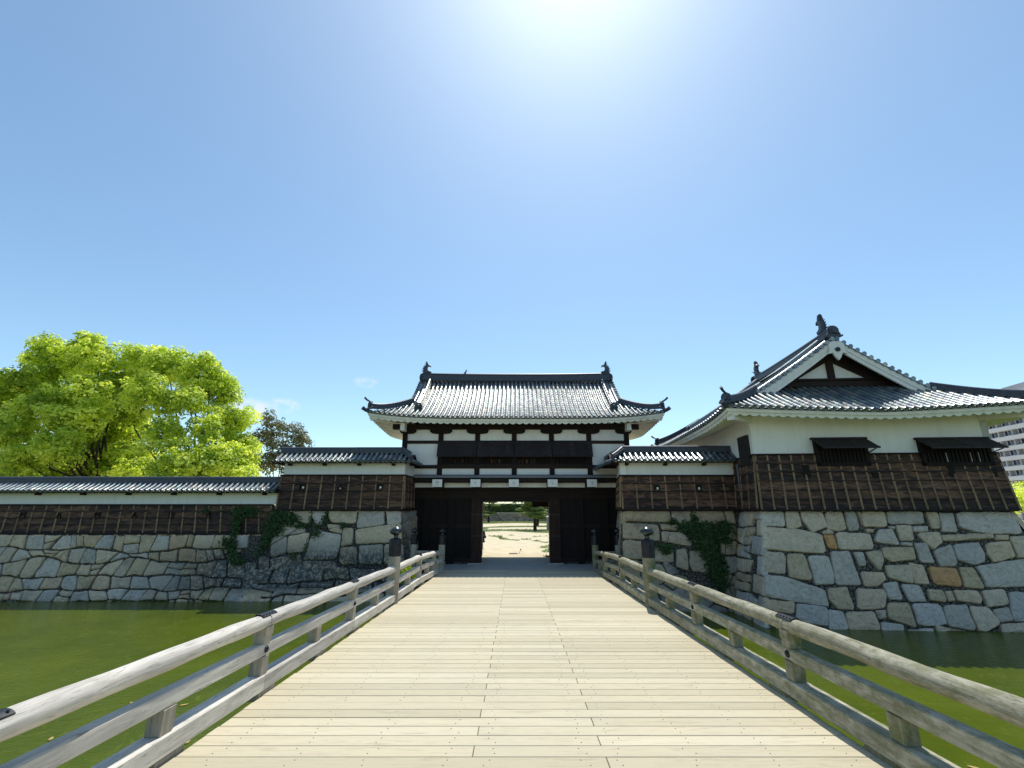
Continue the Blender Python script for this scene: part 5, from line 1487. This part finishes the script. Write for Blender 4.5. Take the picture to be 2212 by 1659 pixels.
# loopholes, barely seen in the boards
for u, z_, w_, h_ in ((2.05, 4.6, .3, .6), (4.9, 4.4, .3, .3), (8.0, 4.6, .25, .5), (9.7, 4.5, .2, .4)):
    tbox('loophole_frame', u - w_/2, u + w_/2, .08, .13, z_ - h_/2, z_ + h_/2, M['darkwood'])
TC = K + e1 * (TW / 2 - .1) + e2 * (D9 / 2)
zeT = atY(1575, 884, 18.8).z
TR = Roof(TC.x, TC.y, R(-94), D9 / 2 + 1.42, TW / 2 + 1.42, D9 / 2 + 1.42 - 2.4, D9 / 2 + 1.42 - 3.1, zeT - .12, 11.15, .28, .16, ('irimoya', 'irimoya'), .325, .094)
TR.build(tur); TR.eaves(tur, D9 / 2, TW / 2, 0, ('f', 'b', 'r', 'l'), .39)
TR.mainridge(.42, .42, sori=.05)
TR.hips([(1, -1), (1, 1), (-1, -1), (-1, 1)], .28, .24, .52, .1)
for sx in (1, -1):
    TR.gable(sx, .7, .28, .2, .46, .5); zg, yg = TR.gable_wall(sx)
ox = TR.gx + .12
oni(TR.roof, TR.W(ox, 0, 11.18), (math.cos(R(-94)), math.sin(R(-94))), .66, False)
oni(TR.roof, TR.W(-ox, 0, 11.18), (-math.cos(R(-94)), -math.sin(R(-94))), .66, False)
shachi(TR.roof, TR.W(TR.gx - .6, 0, 11.69), (-math.cos(R(-94)), -math.sin(R(-94))), 1.05)
shachi(TR.roof, TR.W(-TR.gx + .25, 0, 11.69), (math.cos(R(-94)), math.sin(R(-94))), 1.05)
# carved pendant below the gable apex
b = MB(); g0 = TR.gx + .16
pend = [(-.36, .36), (-.36, .05), (-.44, -.12), (-.22, -.08), (-.12, -.30), (0, -.45), (.12, -.30), (.22, -.08), (.44, -.12), (.36, .05), (.36, .36), (.2, .5), (-.2, .5)]
fn = lambda a, c, t: TR.W(g0 + t, a, 11.15 - .72 + c)
b.prism(pend, fn, -.06, .05); pe = b.build('gable_pendant', M['plaster'], TR.roof)
b = MB(); b.prism([(.11 * math.cos(R(30*k)), .08 + .11 * math.sin(R(30*k))) for k in range(12)], fn, .05, .12); b.build('pendant_boss', M['blackmetal'], pe)
# white corner beams
for sy in (-1, 1):
    c = TR.W(TR.ex, sy * TR.ey, TR.z(TR.ex, TR.ey, 'm')); q1 = TR.W(TR.ex - 1.7, sy * (TR.ey - 1.7), TR.ze - .05); q0 = TR.W(TR.ex - .24, sy * (TR.ey - .24), c.z - .42)
    b = MB(); b.bar(q0, q1, .3, .28); b.build('corner_beam', M['plaster'], TR.roof)
adopt(tur)

# ------------------------------------------------------------------ trees
def fib(n):
    i = np.arange(n) + .5; ph = np.arccos(1 - 2 * i / n); th = np.pi * (1 + 5 ** .5) * i
    return np.stack([np.cos(th) * np.sin(ph), np.sin(th) * np.sin(ph), np.cos(ph)], 1)
def limb(mb, p, q, r0, r1, sag=.08, n=6):
    p, q = Vector(p), Vector(q); L = (q - p).length
    o = Vector((rng.uniform(-1, 1), rng.uniform(-1, 1), rng.uniform(-.3, 1))) * L * sag
    pts = [p.lerp(q, i / n) + o * math.sin(math.pi * i / n) for i in range(n + 1)]
    mb.tube(pts, [r0 + (r1 - r0) * (i / n) ** .8 for i in range(n + 1)], 7); return pts
def crown_tree(name, label, cat, base, lobes, m, clump=1.1, nclump=26, nleaf=110, leaf=.26, trunk_r=.7, fork=.3, group=None, limbs=2, density=1.0, flat=.92):
    """lobes: (centre, radius); leaf clumps sit on and inside every lobe, limbs run from the trunk to each lobe"""
    t = thing(name, label, cat, base, group)
    base = Vector(base); top = sum((Vector(c) for c, r in lobes), Vector()) / len(lobes)
    fk = base.lerp(Vector((base.x + (top.x - base.x) * .3, base.y, top.z)), fork)
    tb = MB(); limb(tb, base, fk, trunk_r, trunk_r * .72, .03)
    tb_limbs = MB()
    P = []; N = []; Rn = []; S = []
    for c, r in lobes:
        c = Vector(c)
        mid = fk.lerp(c, .55) + Vector((0, 0, -.08 * (c - fk).length))
        pts = limb(tb_limbs, fk, mid, trunk_r * .2, trunk_r * .1, .06); pts2 = limb(tb_limbs, mid, c, trunk_r * .15, trunk_r * .05, .08)
        n = max(6, int(nclump * (r / 4.0) ** 2 * density)); dirs = fib(n)
        for d in dirs:
            d = d + nrng.normal(0, .16, 3); d /= np.linalg.norm(d)
            if d[2] < -.75 and rng.random() < .6: continue
            rad = r * rng.uniform(.38, 1.05); cc = np.array(c) + d * rad * np.array([1, 1, .82]); cr = clump * rng.choice((.4, .55, .75, 1.0, 1.4))
            if rng.random() < .55: limb(tb_limbs, c.lerp(Vector(cc), .15), Vector(cc), trunk_r * .045, .02, .12, 4)
            k = int(nleaf * (cr / clump) ** 2)
            v = nrng.normal(0, 1, (k, 3)); v /= np.linalg.norm(v, axis=1, keepdims=True); v[:, 2] = np.where((v[:, 2] < -.1) & (nrng.random(k) < .5), v[:, 2] * -.7, v[:, 2])
            rr = cr * nrng.uniform(.55, 1.05, (k, 1))
            P.append(cc + v * rr * np.array([1, 1, flat])); N.append(v * .9 + d * .3 + np.array([.1, .1, .5]))
            base_r = rng.uniform(.15, .8); Rn.append(np.clip(base_r + nrng.normal(0, .16, k) , 0, 1)); S.append(np.full(k, leaf))
    leaves_mesh('crown', np.concatenate(P), np.concatenate(N), np.concatenate(S), m, t, .45, np.concatenate(Rn))
    fix_smooth(tb.build('trunk', M['bark'], t), 60); fix_smooth(tb_limbs.build('limbs', M['bark'], t), 60)
    adopt(t); return t
def lobe_px(lst, Y, sc=1.0):
    out = []
    for x, y, r, dy in lst:
        p = atY(x, y, Y + dy); d = (Y + dy) * math.cos(PITCH) + (p.z - 3) * math.sin(PITCH); out.append((tuple(p), r * d / F_PX * sc))
    return out
A_ = [(60, 830, 58, 0), (150, 790, 52, 1), (212, 772, 46, -1), (5, 850, 60, 2), (-70, 850, 80, 0), (105, 880, 52, -3), (190, 850, 48, -3), (25, 930, 60, -3), (120, 965, 44, -4), (235, 830, 40, 1), (-60, 940, 80, 0), (50, 995, 46, -4), (-150, 900, 90, 2), (190, 1010, 50, 6), (100, 795, 40, 3), (170, 910, 40, 3), (185, 950, 60, 8), (235, 985, 50, 8), (110, 1000, 50, 8), (275, 925, 46, 7), (150, 880, 50, 6), (165, 930, 38, -3), (130, 905, 34, -4), (205, 895, 32, -3), (200, 750, 38, 0), (110, 765, 36, 1), (60, 1040, 60, 0), (150, 1040, 60, 2), (230, 1030, 55, 2), (-40, 1030, 70, 0), (250, 970, 44, 7), (245, 890, 36, 5)]
B_ = [(300, 790, 52, 2), (365, 800, 50, 0), (430, 815, 46, 0), (325, 860, 50, -3), (405, 870, 48, -2), (462, 860, 44, 1), (500, 910, 44, 0), (440, 935, 46, -3), (355, 945, 46, -4), (285, 905, 40, 2), (510, 960, 40, 0), (470, 990, 56, -3), (522, 1000, 36, 0), (400, 1010, 60, -5), (280, 985, 46, 3), (290, 845, 50, 2), (350, 778, 32, 0), (445, 788, 30, 0), (480, 835, 32, 1), (505, 1010, 45, -3), (300, 1030, 50, 0), (370, 1045, 55, -2), (440, 1045, 50, -2), (505, 1045, 42, -2), (532, 965, 24, 0)]
crown_tree('camphor_tree', 'huge bright yellow-green tree at the left picture edge behind the low wall', 'tree', (-44, 50, 0), lobe_px(A_, 48), M['leaf_camphor'], .80, 135, 105, .22, .9, .35, 'fresh green trees behind the moat wall')
crown_tree('camphor_tree', 'bright yellow-green tree spreading towards the gate, right of the huge one', 'tree', (-33, 50, 0), lobe_px(B_, 48), M['leaf_camphor'], .76, 140, 105, .21, .8, .3, 'fresh green trees behind the moat wall')
C_ = [(588, 912, 24, 0), (622, 935, 26, 0), (575, 945, 30, 0), (605, 975, 32, 0), (648, 952, 20, 0), (575, 1000, 34, 0), (636, 985, 28, 0), (655, 975, 14, 0), (620, 1010, 30, 0)]
crown_tree('evergreen_tree', 'sparse dull olive tree standing behind the bright green trees, left of the gate', 'tree', (-36, 70, 0), lobe_px(C_, 68), M['leaf_dark'], .85, 85, 70, .24, .5, .3)
E1_ = [(2200, 1068, 18, 0), (2235, 1062, 24, 0), (2195, 1090, 16, 0), (2225, 1100, 26, 0), (2205, 1078, 18, 2), (2190, 1062, 12, 3)]
crown_tree('roadside_tree', 'fresh green tree beyond the moat below the apartment block', 'tree', (78, 70, -.3), lobe_px(E1_, 70), M['leaf_camphor'], .8, 60, 90, .2, .3, .3)
# shrub by the left bridgehead
sh = thing('shrub', 'small yellow-green shrub growing beside the left railing near the gate', 'shrub', (-4.9, 20.6, -.5))
P = nrng.normal(0, 1, (900, 3)); P /= np.linalg.norm(P, axis=1, keepdims=True); P = P * nrng.uniform(.3, 1, (900, 1)) * np.array([.38, .5, .42])
cs = atY(894, 1236, 20.6); leaves_mesh('foliage', P + np.array(cs) + np.array([-.25, 0, -.15]), P, np.full(900, .075), M['leaf_shrub'], sh)
b = MB()
for k in range(6): limb(b, (cs.x - .3, 20.9, -1.35), (cs.x - .25 + rng.uniform(-.25, .25), 20.6 + rng.uniform(-.3, .3), cs.z + rng.uniform(-.1, .2)), .025, .01)
b.build('stems', M['bark'], sh); adopt(sh)

# ------------------------------------------------------------------ ivy
def ivy(label, face, spots, n, seed, leaf=.085):
    r = np.random.default_rng(seed); P = []; N = []
    for (x, y, rx, ry, wgt) in spots:
        u, v = face.uv(x, y); sc_ = (face.P(u, v, 0).y * math.cos(PITCH)) / F_PX
        k = int(n * wgt); a = r.normal(0, .5, (k, 2)); a = a / np.maximum(1, np.linalg.norm(a, axis=1, keepdims=True) / 1.2)
        for du, dv in a:
            uu, vv = u + du * rx * sc_, v + dv * ry * sc_
            P.append(face.P(uu, vv, .09 + r.uniform(0, .13))); N.append(face.n + Vector((0, 0, .4)))
    t = thing('ivy', label, 'ivy', tuple(P[0]))
    leaves_mesh('leaves', P, N, np.full(len(P), leaf), M['leaf_ivy'], t, .5)
    b = MB(); 
    for a, c in zip(spots[:-1], spots[1:]):
        p = face.P(*face.uv(a[0], a[1]), .07); q = face.P(*face.uv(c[0], c[1]), .07)
        if (p - q).length < 2.6: limb(b, p, q, .018, .012, .05)
    if not b.v: p = face.P(*face.uv(spots[0][0], spots[0][1]), .07); limb(b, p, p + Vector((.1, 0, -.5)), .015, .008)
    b.build('vine_stem', M['bark'], t); adopt(t)
LB = lambda zx, zy: Dz(zx, zy, 0, 1100, 2.911)
def sp(zx, zy, rx, ry, w, f=LB): x, y = f(zx, zy); return (x, y, rx, ry, w)
ivy('ivy tangle at the step between the low wall and the block left of the gate', FL, [sp(2000, 470, 26, 20, .9), sp(1960, 540, 22, 22, .8), sp(2080, 500, 18, 12, .5), sp(1920, 600, 12, 16, .4), sp(1880, 650, 8, 14, .2), sp(1850, 720, 7, 16, .12), sp(2150, 540, 14, 5, .15)], 520, 1)
ivy('ivy strands hanging down the dark boards and stones of the low wall', FL, [sp(1740, 430, 26, 10, .6), sp(1790, 440, 20, 12, .4), sp(1700, 480, 12, 18, .4), sp(1685, 540, 8, 24, .3), sp(1670, 620, 8, 24, .3), sp(1610, 660, 12, 12, .25), sp(1660, 700, 9, 18, .3), sp(1665, 770, 9, 12, .25), sp(1710, 790, 12, 8, .25), sp(1480, 430, 10, 8, .1)], 430, 2)
LM = lambda zx, zy: Dz(zx, zy, 660, 1070, 5.53)
ivy('small ivy sprays on the block stones beside the gate, left', FL, [sp(760, 1050, 6, 14, .3, LM), sp(740, 1130, 7, 12, .3, LM), sp(640, 1190, 10, 6, .3, LM), sp(620, 1300, 14, 10, .6, LM), sp(1010, 1185, 10, 6, .4, LM), sp(550, 1110, 6, 14, .3, LM), sp(490, 1490, 4, 16, .15, LM), sp(330, 1600, 9, 8, .3, LM)], 160, 3, .07)
RM = lambda zx, zy: Dz(zx, zy, 1440, 1070, 4.74)
ivy('dense dark ivy mass hanging down the wall between gate and turret', FR, [sp(1200, 940, 8, 12, .12, RM), sp(1130, 1030, 22, 12, .4, RM), sp(1260, 1060, 28, 16, .6, RM), sp(1400, 1070, 28, 15, .6, RM), sp(1540, 1050, 22, 16, .35, RM), sp(1330, 1160, 30, 18, .8, RM), sp(1350, 1250, 25, 18, .7, RM), sp(1390, 1340, 20, 18, .6, RM), sp(1430, 1430, 20, 20, .55, RM), sp(1460, 1520, 20, 20, .55, RM), sp(1490, 1600, 16, 20, .5, RM), sp(1500, 1700, 12, 24, .35, RM), sp(1570, 1190, 8, 10, .1, RM)], 560, 4, .09)
ivy('little ivy tuft on the wall stones right of the right bridge post', FR, [sp(850, 1260, 18, 8, .8, RM), sp(880, 1300, 12, 8, .5, RM), sp(950, 970, 10, 6, .4, RM)], 260, 5, .07)

# ------------------------------------------------------------------ courtyard seen through the gate
def CPX(zx, zy, Z=0): return atZ(*Dz(zx, zy, 1150, 1200, 8.295), Z)
def ragged(mb, pts, z, seed, jit=.12):
    r = random.Random(seed); out = []
    n = len(pts)
    for i in range(n):
        a, b_ = pts[i], pts[(i + 1) % n]
        for k in range(5):
            t = k / 5; L = math.hypot(b_[0] - a[0], b_[1] - a[1])
            out.append((a[0] + (b_[0] - a[0]) * t + r.uniform(-jit, jit) * min(L, 3) * (1 if k else 0), a[1] + (b_[1] - a[1]) * t + r.uniform(-jit, jit) * min(L, 3) * .7))
    return out
gb = MB()
bands = [[(-60, 605), (1900, 605), (1900, 655), (900, 640), (-60, 662)], [(-60, 740), (320, 722), (600, 702), (1500, 690), (1900, 690), (1900, 722), (900, 724), (360, 735), (330, 768), (900, 765), (1900, 765), (1900, 852), (1500, 842), (1050, 820), (700, 800), (300, 815), (-60, 790)],
         [(320, 895), (560, 890), (640, 925), (800, 965), (980, 985), (960, 998), (640, 975), (430, 915)], [(1010, 960), (1220, 955), (1180, 975), (1020, 980)], [(1220, 985), (1400, 995), (1560, 1040), (1480, 1045), (1300, 1010)], [(1370, 1135), (1450, 1100), (1900, 1090), (1900, 1135), (1480, 1150)], [(1430, 1215), (1560, 1165), (1900, 1160), (1900, 1225), (1480, 1235)], [(760, 880), (880, 880), (880, 890), (760, 892)], [(1240, 915), (1560, 895), (1560, 905), (1250, 925)]]
gp = []; 
for i, bnd in enumerate(bands):
    pts = [tuple(CPX(*p))[:2] for p in bnd]; rg = ragged(gb, pts, .004, i, .05 if i < 2 else .1)
    gb.add([(x, y, .006) for x, y in rg], [tuple(range(len(rg)))], .5)
    xs = [p[0] for p in rg]; ys = [p[1] for p in rg]; nn = int(min(5000, (max(xs) - min(xs)) * (max(ys) - min(ys)) * 6))
    for _ in range(nn):
        p = (rng.uniform(max(min(xs), -12), min(max(xs), 12)), rng.uniform(min(ys), max(ys)))
        if inside(p, rg): gp.append((p[0], p[1], .05))
gt = gb.build('grass', M['grass']); tag(gt, kind='stuff')
lf = leaves_mesh('grass_blades', gp, np.tile([0, -.7, .5], (len(gp), 1)), np.full(len(gp), .10), M['grass'], gt, .4)
def pine(label, basepx, toppx_z, pads, name='pine_tree'):
    bs = CPX(*basepx); Y = bs.y; t = thing(name, label, 'tree', tuple(bs), 'pines in the courtyard')
    tb = MB(); P = []; N = []; top = atY(*Dz(toppx_z[0], toppx_z[1], 1150, 1200, 8.295), Y)
    pts = limb(tb, bs, top, .30, .10, .04, 8)
    for (zx, zy, rx, rz) in pads:
        c = atY(*Dz(zx, zy, 1150, 1200, 8.295), Y + rng.uniform(-1.2, 1.2)); sc_ = Y / F_PX * .8848 / 8.295
        limb(tb, bs.lerp(top, max(.15, min(1, (c.z - .6) / max(top.z, .1)))), c, .10, .03, .06)
        k = int(rx * 9); v = nrng.normal(0, .5, (k, 3)); v /= np.maximum(1, np.linalg.norm(v, axis=1, keepdims=True))
        P.append(np.array(c) + v * np.array([rx * sc_, rx * sc_, rz * sc_])); N.append(np.tile([0, -.3, 1], (k, 1)) + v)
    P = np.concatenate(P); leaves_mesh('crown', P, np.concatenate(N), np.full(len(P), .20), M['leaf_pine'], t, .5)
    fix_smooth(tb.build('trunk', M['bark'], t), 60); adopt(t)
pine('pine with flat needle pads in the middle of the gate opening, right side', (1295, 788), (1310, 150), [(1150, 285, 130, 30), (1060, 360, 150, 28), (1330, 350, 140, 30), (1170, 440, 150, 30), (1420, 430, 120, 28), (1300, 500, 140, 30), (1420, 530, 100, 24), (1240, 230, 160, 30), (1480, 380, 80, 24), (1380, 170, 160, 40), (1180, 160, 140, 36), (1300, 80, 170, 40)])
pine('pine at the left side of the gate opening, trunk half lost in shade', (355, 628), (370, 150), [(270, 290, 90, 26), (480, 275, 110, 24), (250, 350, 80, 24), (290, 410, 100, 26), (300, 480, 100, 24), (230, 510, 80, 20), (450, 430, 70, 20), (180, 250, 100, 30), (430, 200, 110, 30)])
pine('thinner pine just behind the middle one, further back', (1345, 695), (1350, 250), [(1400, 330, 90, 24), (1440, 480, 90, 24), (1350, 420, 90, 22), (1500, 300, 80, 22), (1300, 260, 90, 24)])
# terrace wall with two flights of steps
YT = CPX(800, 602).y
zTt = atY(*Dz(800, 436, 1150, 1200, 8.295), YT).z
FC = Face((-26, YT), (1, 0), .12, zTt)
cw = thing('terrace_wall', 'low stone terrace wall with steps at the far side of the courtyard', 'stone wall', (0, YT, 0))
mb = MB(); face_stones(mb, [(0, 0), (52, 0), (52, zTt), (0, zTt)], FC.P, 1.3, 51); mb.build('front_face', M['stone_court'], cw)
mb = MB(); FC.backing(mb, 0, 52, -.1); mb.build('joint_core', M['joint'], cw)
mb = MB(); mb.box(-26, 26, YT - .1, YT + .7, zTt, zTt + .14); mb.build('coping', M['granite'], cw)
for (za, zb_, sg) in ((530, 690, 1), (1250, 1120, -1)):
    xa = atY(*Dz(za, 450, 1150, 1200, 8.295), YT).x; xb = atY(*Dz(zb_, 590, 1150, 1200, 8.295), YT - 1).x; n = 9
    for k in range(n):
        mb = MB(); x0 = xa + (xb - xa) * k / n; x1 = xa + (xb - xa) * (k + 1) / n; zt_ = zTt * (1 - k / n)
        mb.box(min(x0, x1), max(x0, x1) + .25, YT - .8, YT - .25, zt_ - .14, zt_ - .02); mb.build('step', M['granite'], cw)
adopt(cw)
# hedge on the terrace
zh0, zh1 = zTt + .1, atY(*Dz(800, 262, 1150, 1200, 8.295), YT + 6).z
hd = thing('hedge', 'tall clipped dark hedge on the terrace behind the courtyard wall', 'hedge', (0, YT + 6, zTt))
n = 9000
P = np.stack([nrng.uniform(-24, 24, n), nrng.uniform(YT + 4.9, YT + 5.3, n), nrng.uniform(zh0, zh1, n)], 1)
P2 = np.stack([nrng.uniform(-24, 24, 4000), nrng.uniform(YT + 5, YT + 8, 4000), nrng.uniform(zh1 - .1, zh1 + .15, 4000)], 1)
leaves_mesh('foliage', np.concatenate([P, P2]), np.concatenate([np.tile([0, -1, .2], (n, 1)), np.tile([0, 0, 1], (4000, 1))]), np.full(n + 4000, .3), M['leaf_hedge'], hd)
b = MB(); b.box(-23.9, 23.9, YT + 5.15, YT + 7.9, zh0 - .3, zh1 - .1); b.build('inner_twigs', M['bark'], hd); adopt(hd)
g2 = MB(); g2.box(-26, 26, YT + .1, YT + 60, 0, zTt - .02); tag(g2.build('terrace_ground', M['sand']), kind='structure')
# far tree line behind the hedge
for i, x in enumerate((-16, -5, 6, 17)):
    lb = ['leftmost of the four round trees behind the far hedge', 'second from left of the round trees behind the far hedge', 'third from left of the round trees behind the far hedge', 'rightmost of the four round trees behind the far hedge'][i]
    crown_tree('broadleaf_tree', lb, 'tree', (x, YT + 22, zTt), [((x, YT + 22, 9), 4.6), ((x - 3.5, YT + 21, 7.4), 3.4), ((x + 3.4, YT + 23, 7.6), 3.6)], M['leaf_hedge'], 1.2, 22, 60, .42, .4, .4, 'round trees behind the far hedge')
# stone lantern post
ls = CPX(1555, 782); hL = atY(*Dz(1555, 490, 1150, 1200, 8.295), ls.y).z
lt = thing('stone_post', 'slim grey stone lantern post with white cap at the right of the gate opening', 'lantern', tuple(ls))
b = MB(); b.box(ls.x - .17, ls.x + .17, ls.y - .17, ls.y + .17, 0, hL * .55, bev=.02); b.box(ls.x - .24, ls.x + .24, ls.y - .24, ls.y + .24, 0, .15, bev=.02); b.build('shaft', M['granite'], lt)
b = MB(); b.box(ls.x - .15, ls.x + .15, ls.y - .15, ls.y + .15, hL * .55, hL * .9, bev=.03); b.build('light_box', M['granite'], lt)
b = MB(); b.lathe([(.30, 0), (.30, .05), (.18, .16), (.05, .2), (.04, .26)], (ls.x, ls.y, hL * .9), 8); b.build('cap', M['whitepaint'], lt); adopt(lt)
# low kerb stone with a stake
ks = CPX(860, 1262); b = MB(); b.box(ks.x - .32, ks.x + .30, ks.y - .12, ks.y + .12, 0, .07, bev=.012); ko = b.build('kerb_stone', M['granite']); tag(ko, 'flat grey stone slab lying on the sand just inside the gate', 'stone slab')
k2 = CPX(985, 1255); b = MB(); b.tube([(k2.x - .05, k2.y, 0), (k2.x + .05, k2.y, .20), (k2.x + .07, k2.y, .26)], [.016, .014, .012], 6); b.box(k2.x + .02, k2.x + .12, k2.y - .015, k2.y + .015, .24, .31); so_ = b.build('ground_stake', M['batten']); tag(so_, 'thin leaning stake beside the flat slab inside the gate', 'stake')
k3 = CPX(1560, 1325); b = MB()
for k in range(5): limb(b, (k3.x - .1 + .06 * k, k3.y, .02), (k3.x + rng.uniform(-.35, .3), k3.y + rng.uniform(-.2, .2), rng.uniform(.02, .22)), .03, .02, .3)
tag(b.build('root_stump', M['bark']), 'gnarled dark root lying by the right door post inside the gate', 'root')

# ------------------------------------------------------------------ visitor half hidden by the left door post
pc = CPX(212, 1150); PX, PY = pc.x - .02, pc.y
PH = 1.62
pr = thing('person', 'person in black coat and cream hat half hidden behind the left door post', 'person', (PX, PY, 0))
def skin_body(name, verts, edges, radii, m, parent, root=0, sub=2):
    me = bpy.data.meshes.new(name); me.from_pydata([(PX + v[0], PY + v[1], v[2]) for v in verts], edges, []); me.update()
    o = bpy.data.objects.new(name, me); C.objects.link(o); o.parent = parent
    md = o.modifiers.new('skin', 'SKIN')
    for i, r_ in enumerate(radii): me.skin_vertices[0].data[i].radius = (r_ if hasattr(r_, '__len__') else (r_, r_))
    me.skin_vertices[0].data[root].use_root = True
    md2 = o.modifiers.new('sub', 'SUBSURF'); md2.levels = sub; md2.render_levels = sub
    me.materials.append(m); return o
V = [(0, 0, .90), (0, 0, 1.08), (0, 0, 1.28), (0, 0, 1.38), (0, -.02, 1.44), (0, -.03, 1.52), (0, -.02, 1.60),
     (.09, 0, .86), (.10, -.06, .47), (.11, .04, .09), (.12, -.10, .04), (-.09, 0, .86), (-.10, .08, .48), (-.10, .2, .12), (-.10, .08, .05),
     (.17, 0, 1.34), (.25, .02, 1.08), (.24, -.12, .88), (.24, -.17, .80), (-.17, 0, 1.34), (-.25, .0, 1.08), (-.24, -.06, .86), (-.24, -.08, .78)]
E_ = [(0, 1), (1, 2), (2, 3), (3, 4), (4, 5), (5, 6), (0, 7), (7, 8), (8, 9), (9, 10), (0, 11), (11, 12), (12, 13), (13, 14), (2, 15), (15, 16), (16, 17), (17, 18), (2, 19), (19, 20), (20, 21), (21, 22)]
RD = [(.15, .11), (.13, .10), (.16, .11), .06, .055, (.082, .095), .06, .085, .06, .04, .04, .085, .06, .04, .04, .06, .045, .035, .03, .06, .045, .035, .03]
skin_body('body', V, E_, RD, M['skin'], pr)
b = MB(); b.lathe([(.30, .46), (.27, .62), (.22, .85), (.185, 1.0), (.20, 1.2), (.21, 1.33), (.12, 1.41), (.06, 1.43)], (PX, PY, 0), 18); fix_smooth(b.build('coat', M['cloth_black'], pr), 60)
for s_ in (-1, 1):
    b = MB(); b.tube([(PX + s_ * .17, PY, 1.36), (PX + s_ * .26, PY + .01, 1.08), (PX + s_ * .25, PY - .1 , .92)], [.075, .062, .055], 10); fix_smooth(b.build('sleeve', M['cloth_black'], pr), 60)
b = MB(); b.lathe([(.17, 1.555), (.175, 1.565), (.105, 1.58), (.10, 1.66), (.07, 1.685), (.01, 1.69)], (PX, PY - .02, 0), 16); fix_smooth(b.build('hat', M['cloth_hat'], pr), 50)
b = MB(); b.lathe([(.098, 1.46), (.105, 1.53), (.09, 1.58)], (PX, PY + .015, 0), 14); fix_smooth(b.build('hair', M['bird'], pr), 50)
adopt(pr)
b = MB(); b.box(PX + .22, PX + .38, PY - .25, PY + .1, .78, 1.0, bev=.03); b.tube([(PX + .3, PY - .2, 1.0), (PX + .22, PY - .08, 1.3), (PX + .28, PY + .06, 1.0)], .012, 6)
tag(b.build('shoulder_bag', M['cloth_black']), 'black bag hanging at the side of the person in the courtyard', 'bag')

# ------------------------------------------------------------------ apartment block across the moat, right edge
AD = Vector((.125, .992, 0)).normalized(); AN = Vector((-AD.y, AD.x, 0))       # length direction (away), outward normal (left, towards us)
AO = atY(2128, 1040, 150); AO.z = 0
FLH = 3.0; NF = 12; BAY = 4.6; NB = 22
ap = thing('apartment_building', 'large pale grey apartment block with rows of balconies behind the right turret', 'building', (AO.x, AO.y - 40, 0))
def AP(l, w, z): return AO - AD * l + AN * w + Vector((0, 0, z))
def abox(nm, l0, l1, w0, w1, z0, z1, m, parent=ap):
    b = MB(); vs = [AP(l, w, z) for z in (z0, z1) for l, w in ((l0, w0), (l0, w1), (l1, w1), (l1, w0))]
    b.add(vs, [(3, 2, 1, 0), (4, 5, 6, 7), (0, 1, 5, 4), (1, 2, 6, 5), (2, 3, 7, 6), (3, 0, 4, 7)]); return b.build(nm, m, parent)
LT = BAY * NB; L_0 = -2
abox('main_wall', L_0, LT, -14, -1.5, 0, NF * FLH + 1.2, M['concrete'])
for f_ in range(NF):
    abox('balcony', L_0, LT, -1.5, 0, f_ * FLH + 2.7, f_ * FLH + 3.95, M['concrete'])
for k in range(0, NB + 1):
    abox('dividing_wall', k * BAY - .12, k * BAY + .12, -1.49, -.1, 0, NF * FLH + 1.2, M['apt_recess'])
cnt = 0
for k in range(NB):
    if k < 8:
        for f_ in range(3, NF):
            if cnt >= 98: break
            b = MB(); z0 = f_ * FLH + 4.0 - FLH + .15
            cnt += 1
            vs = [AP(l, w, z) for z in (z0 + .1, z0 + 1.75) for l, w in ((k * BAY + .6, -1.5), (k * BAY + .6, -1.44), (k * BAY + 4.0, -1.44), (k * BAY + 4.0, -1.5))]
            b.add(vs, [(3, 2, 1, 0), (4, 5, 6, 7), (0, 1, 5, 4), (1, 2, 6, 5), (2, 3, 7, 6), (3, 0, 4, 7)])
            w_ = b.build('window', M['glass'], ap)
            b = MB()
            for q_ in (0, .33, .66, 1.0):
                l = k * BAY + .6 + 3.4 * q_; vs = [AP(l_, w, z) for z in (z0 + .1, z0 + 1.75) for l_, w in ((l - .05, -1.44), (l - .05, -1.38), (l + .05, -1.38), (l + .05, -1.44))]
                b.add(vs, [(3, 2, 1, 0), (4, 5, 6, 7), (0, 1, 5, 4), (1, 2, 6, 5), (2, 3, 7, 6), (3, 0, 4, 7)])
            for zz_ in (z0 + .06, z0 + 1.70):
                vs = [AP(l_, w, z) for z in (zz_, zz_ + .1) for l_, w in ((k * BAY + .55, -1.445), (k * BAY + .55, -1.375), (k * BAY + 4.05, -1.375), (k * BAY + 4.05, -1.445))]
                b.add(vs, [(3, 2, 1, 0), (4, 5, 6, 7), (0, 1, 5, 4), (1, 2, 6, 5), (2, 3, 7, 6), (3, 0, 4, 7)])
            b.build('window_frame', M['whitepaint'], w_)
abox('roof_slab', L_0 - .5, LT + .5, -14.5, .4, NF * FLH + 1.2, NF * FLH + 1.6, M['concrete'])
abox('stair_tower', 10, 18, -10, -4, NF * FLH + 1.6, NF * FLH + 4.6, M['apt_recess'])
adopt(ap)
# a few leaves drifting on the moat
for i, (x, y) in enumerate(((405, 1602), (286, 1518), (398, 1522), (110, 1596), (2102, 1657), (2080, 1476), (205, 1485), (560, 1560))):
    p = atZ(x, y, WZ + .012); b = MB(); a = rng.uniform(0, 6)
    poly = [(.09, 0), (.05, .03), (-.03, .035), (-.09, 0), (-.03, -.03), (.05, -.03)]
    b.add([(p.x + u * math.cos(a) - v * math.sin(a), p.y + u * math.sin(a) + v * math.cos(a), p.z + .01 * (u * u * 80)) for u, v in poly], [tuple(range(6))])
    o = b.build('floating_leaf', M['floatleaf']); tag(o, 'tiny yellow leaf floating on the green moat water', 'leaf', 'leaves drifting on the moat')
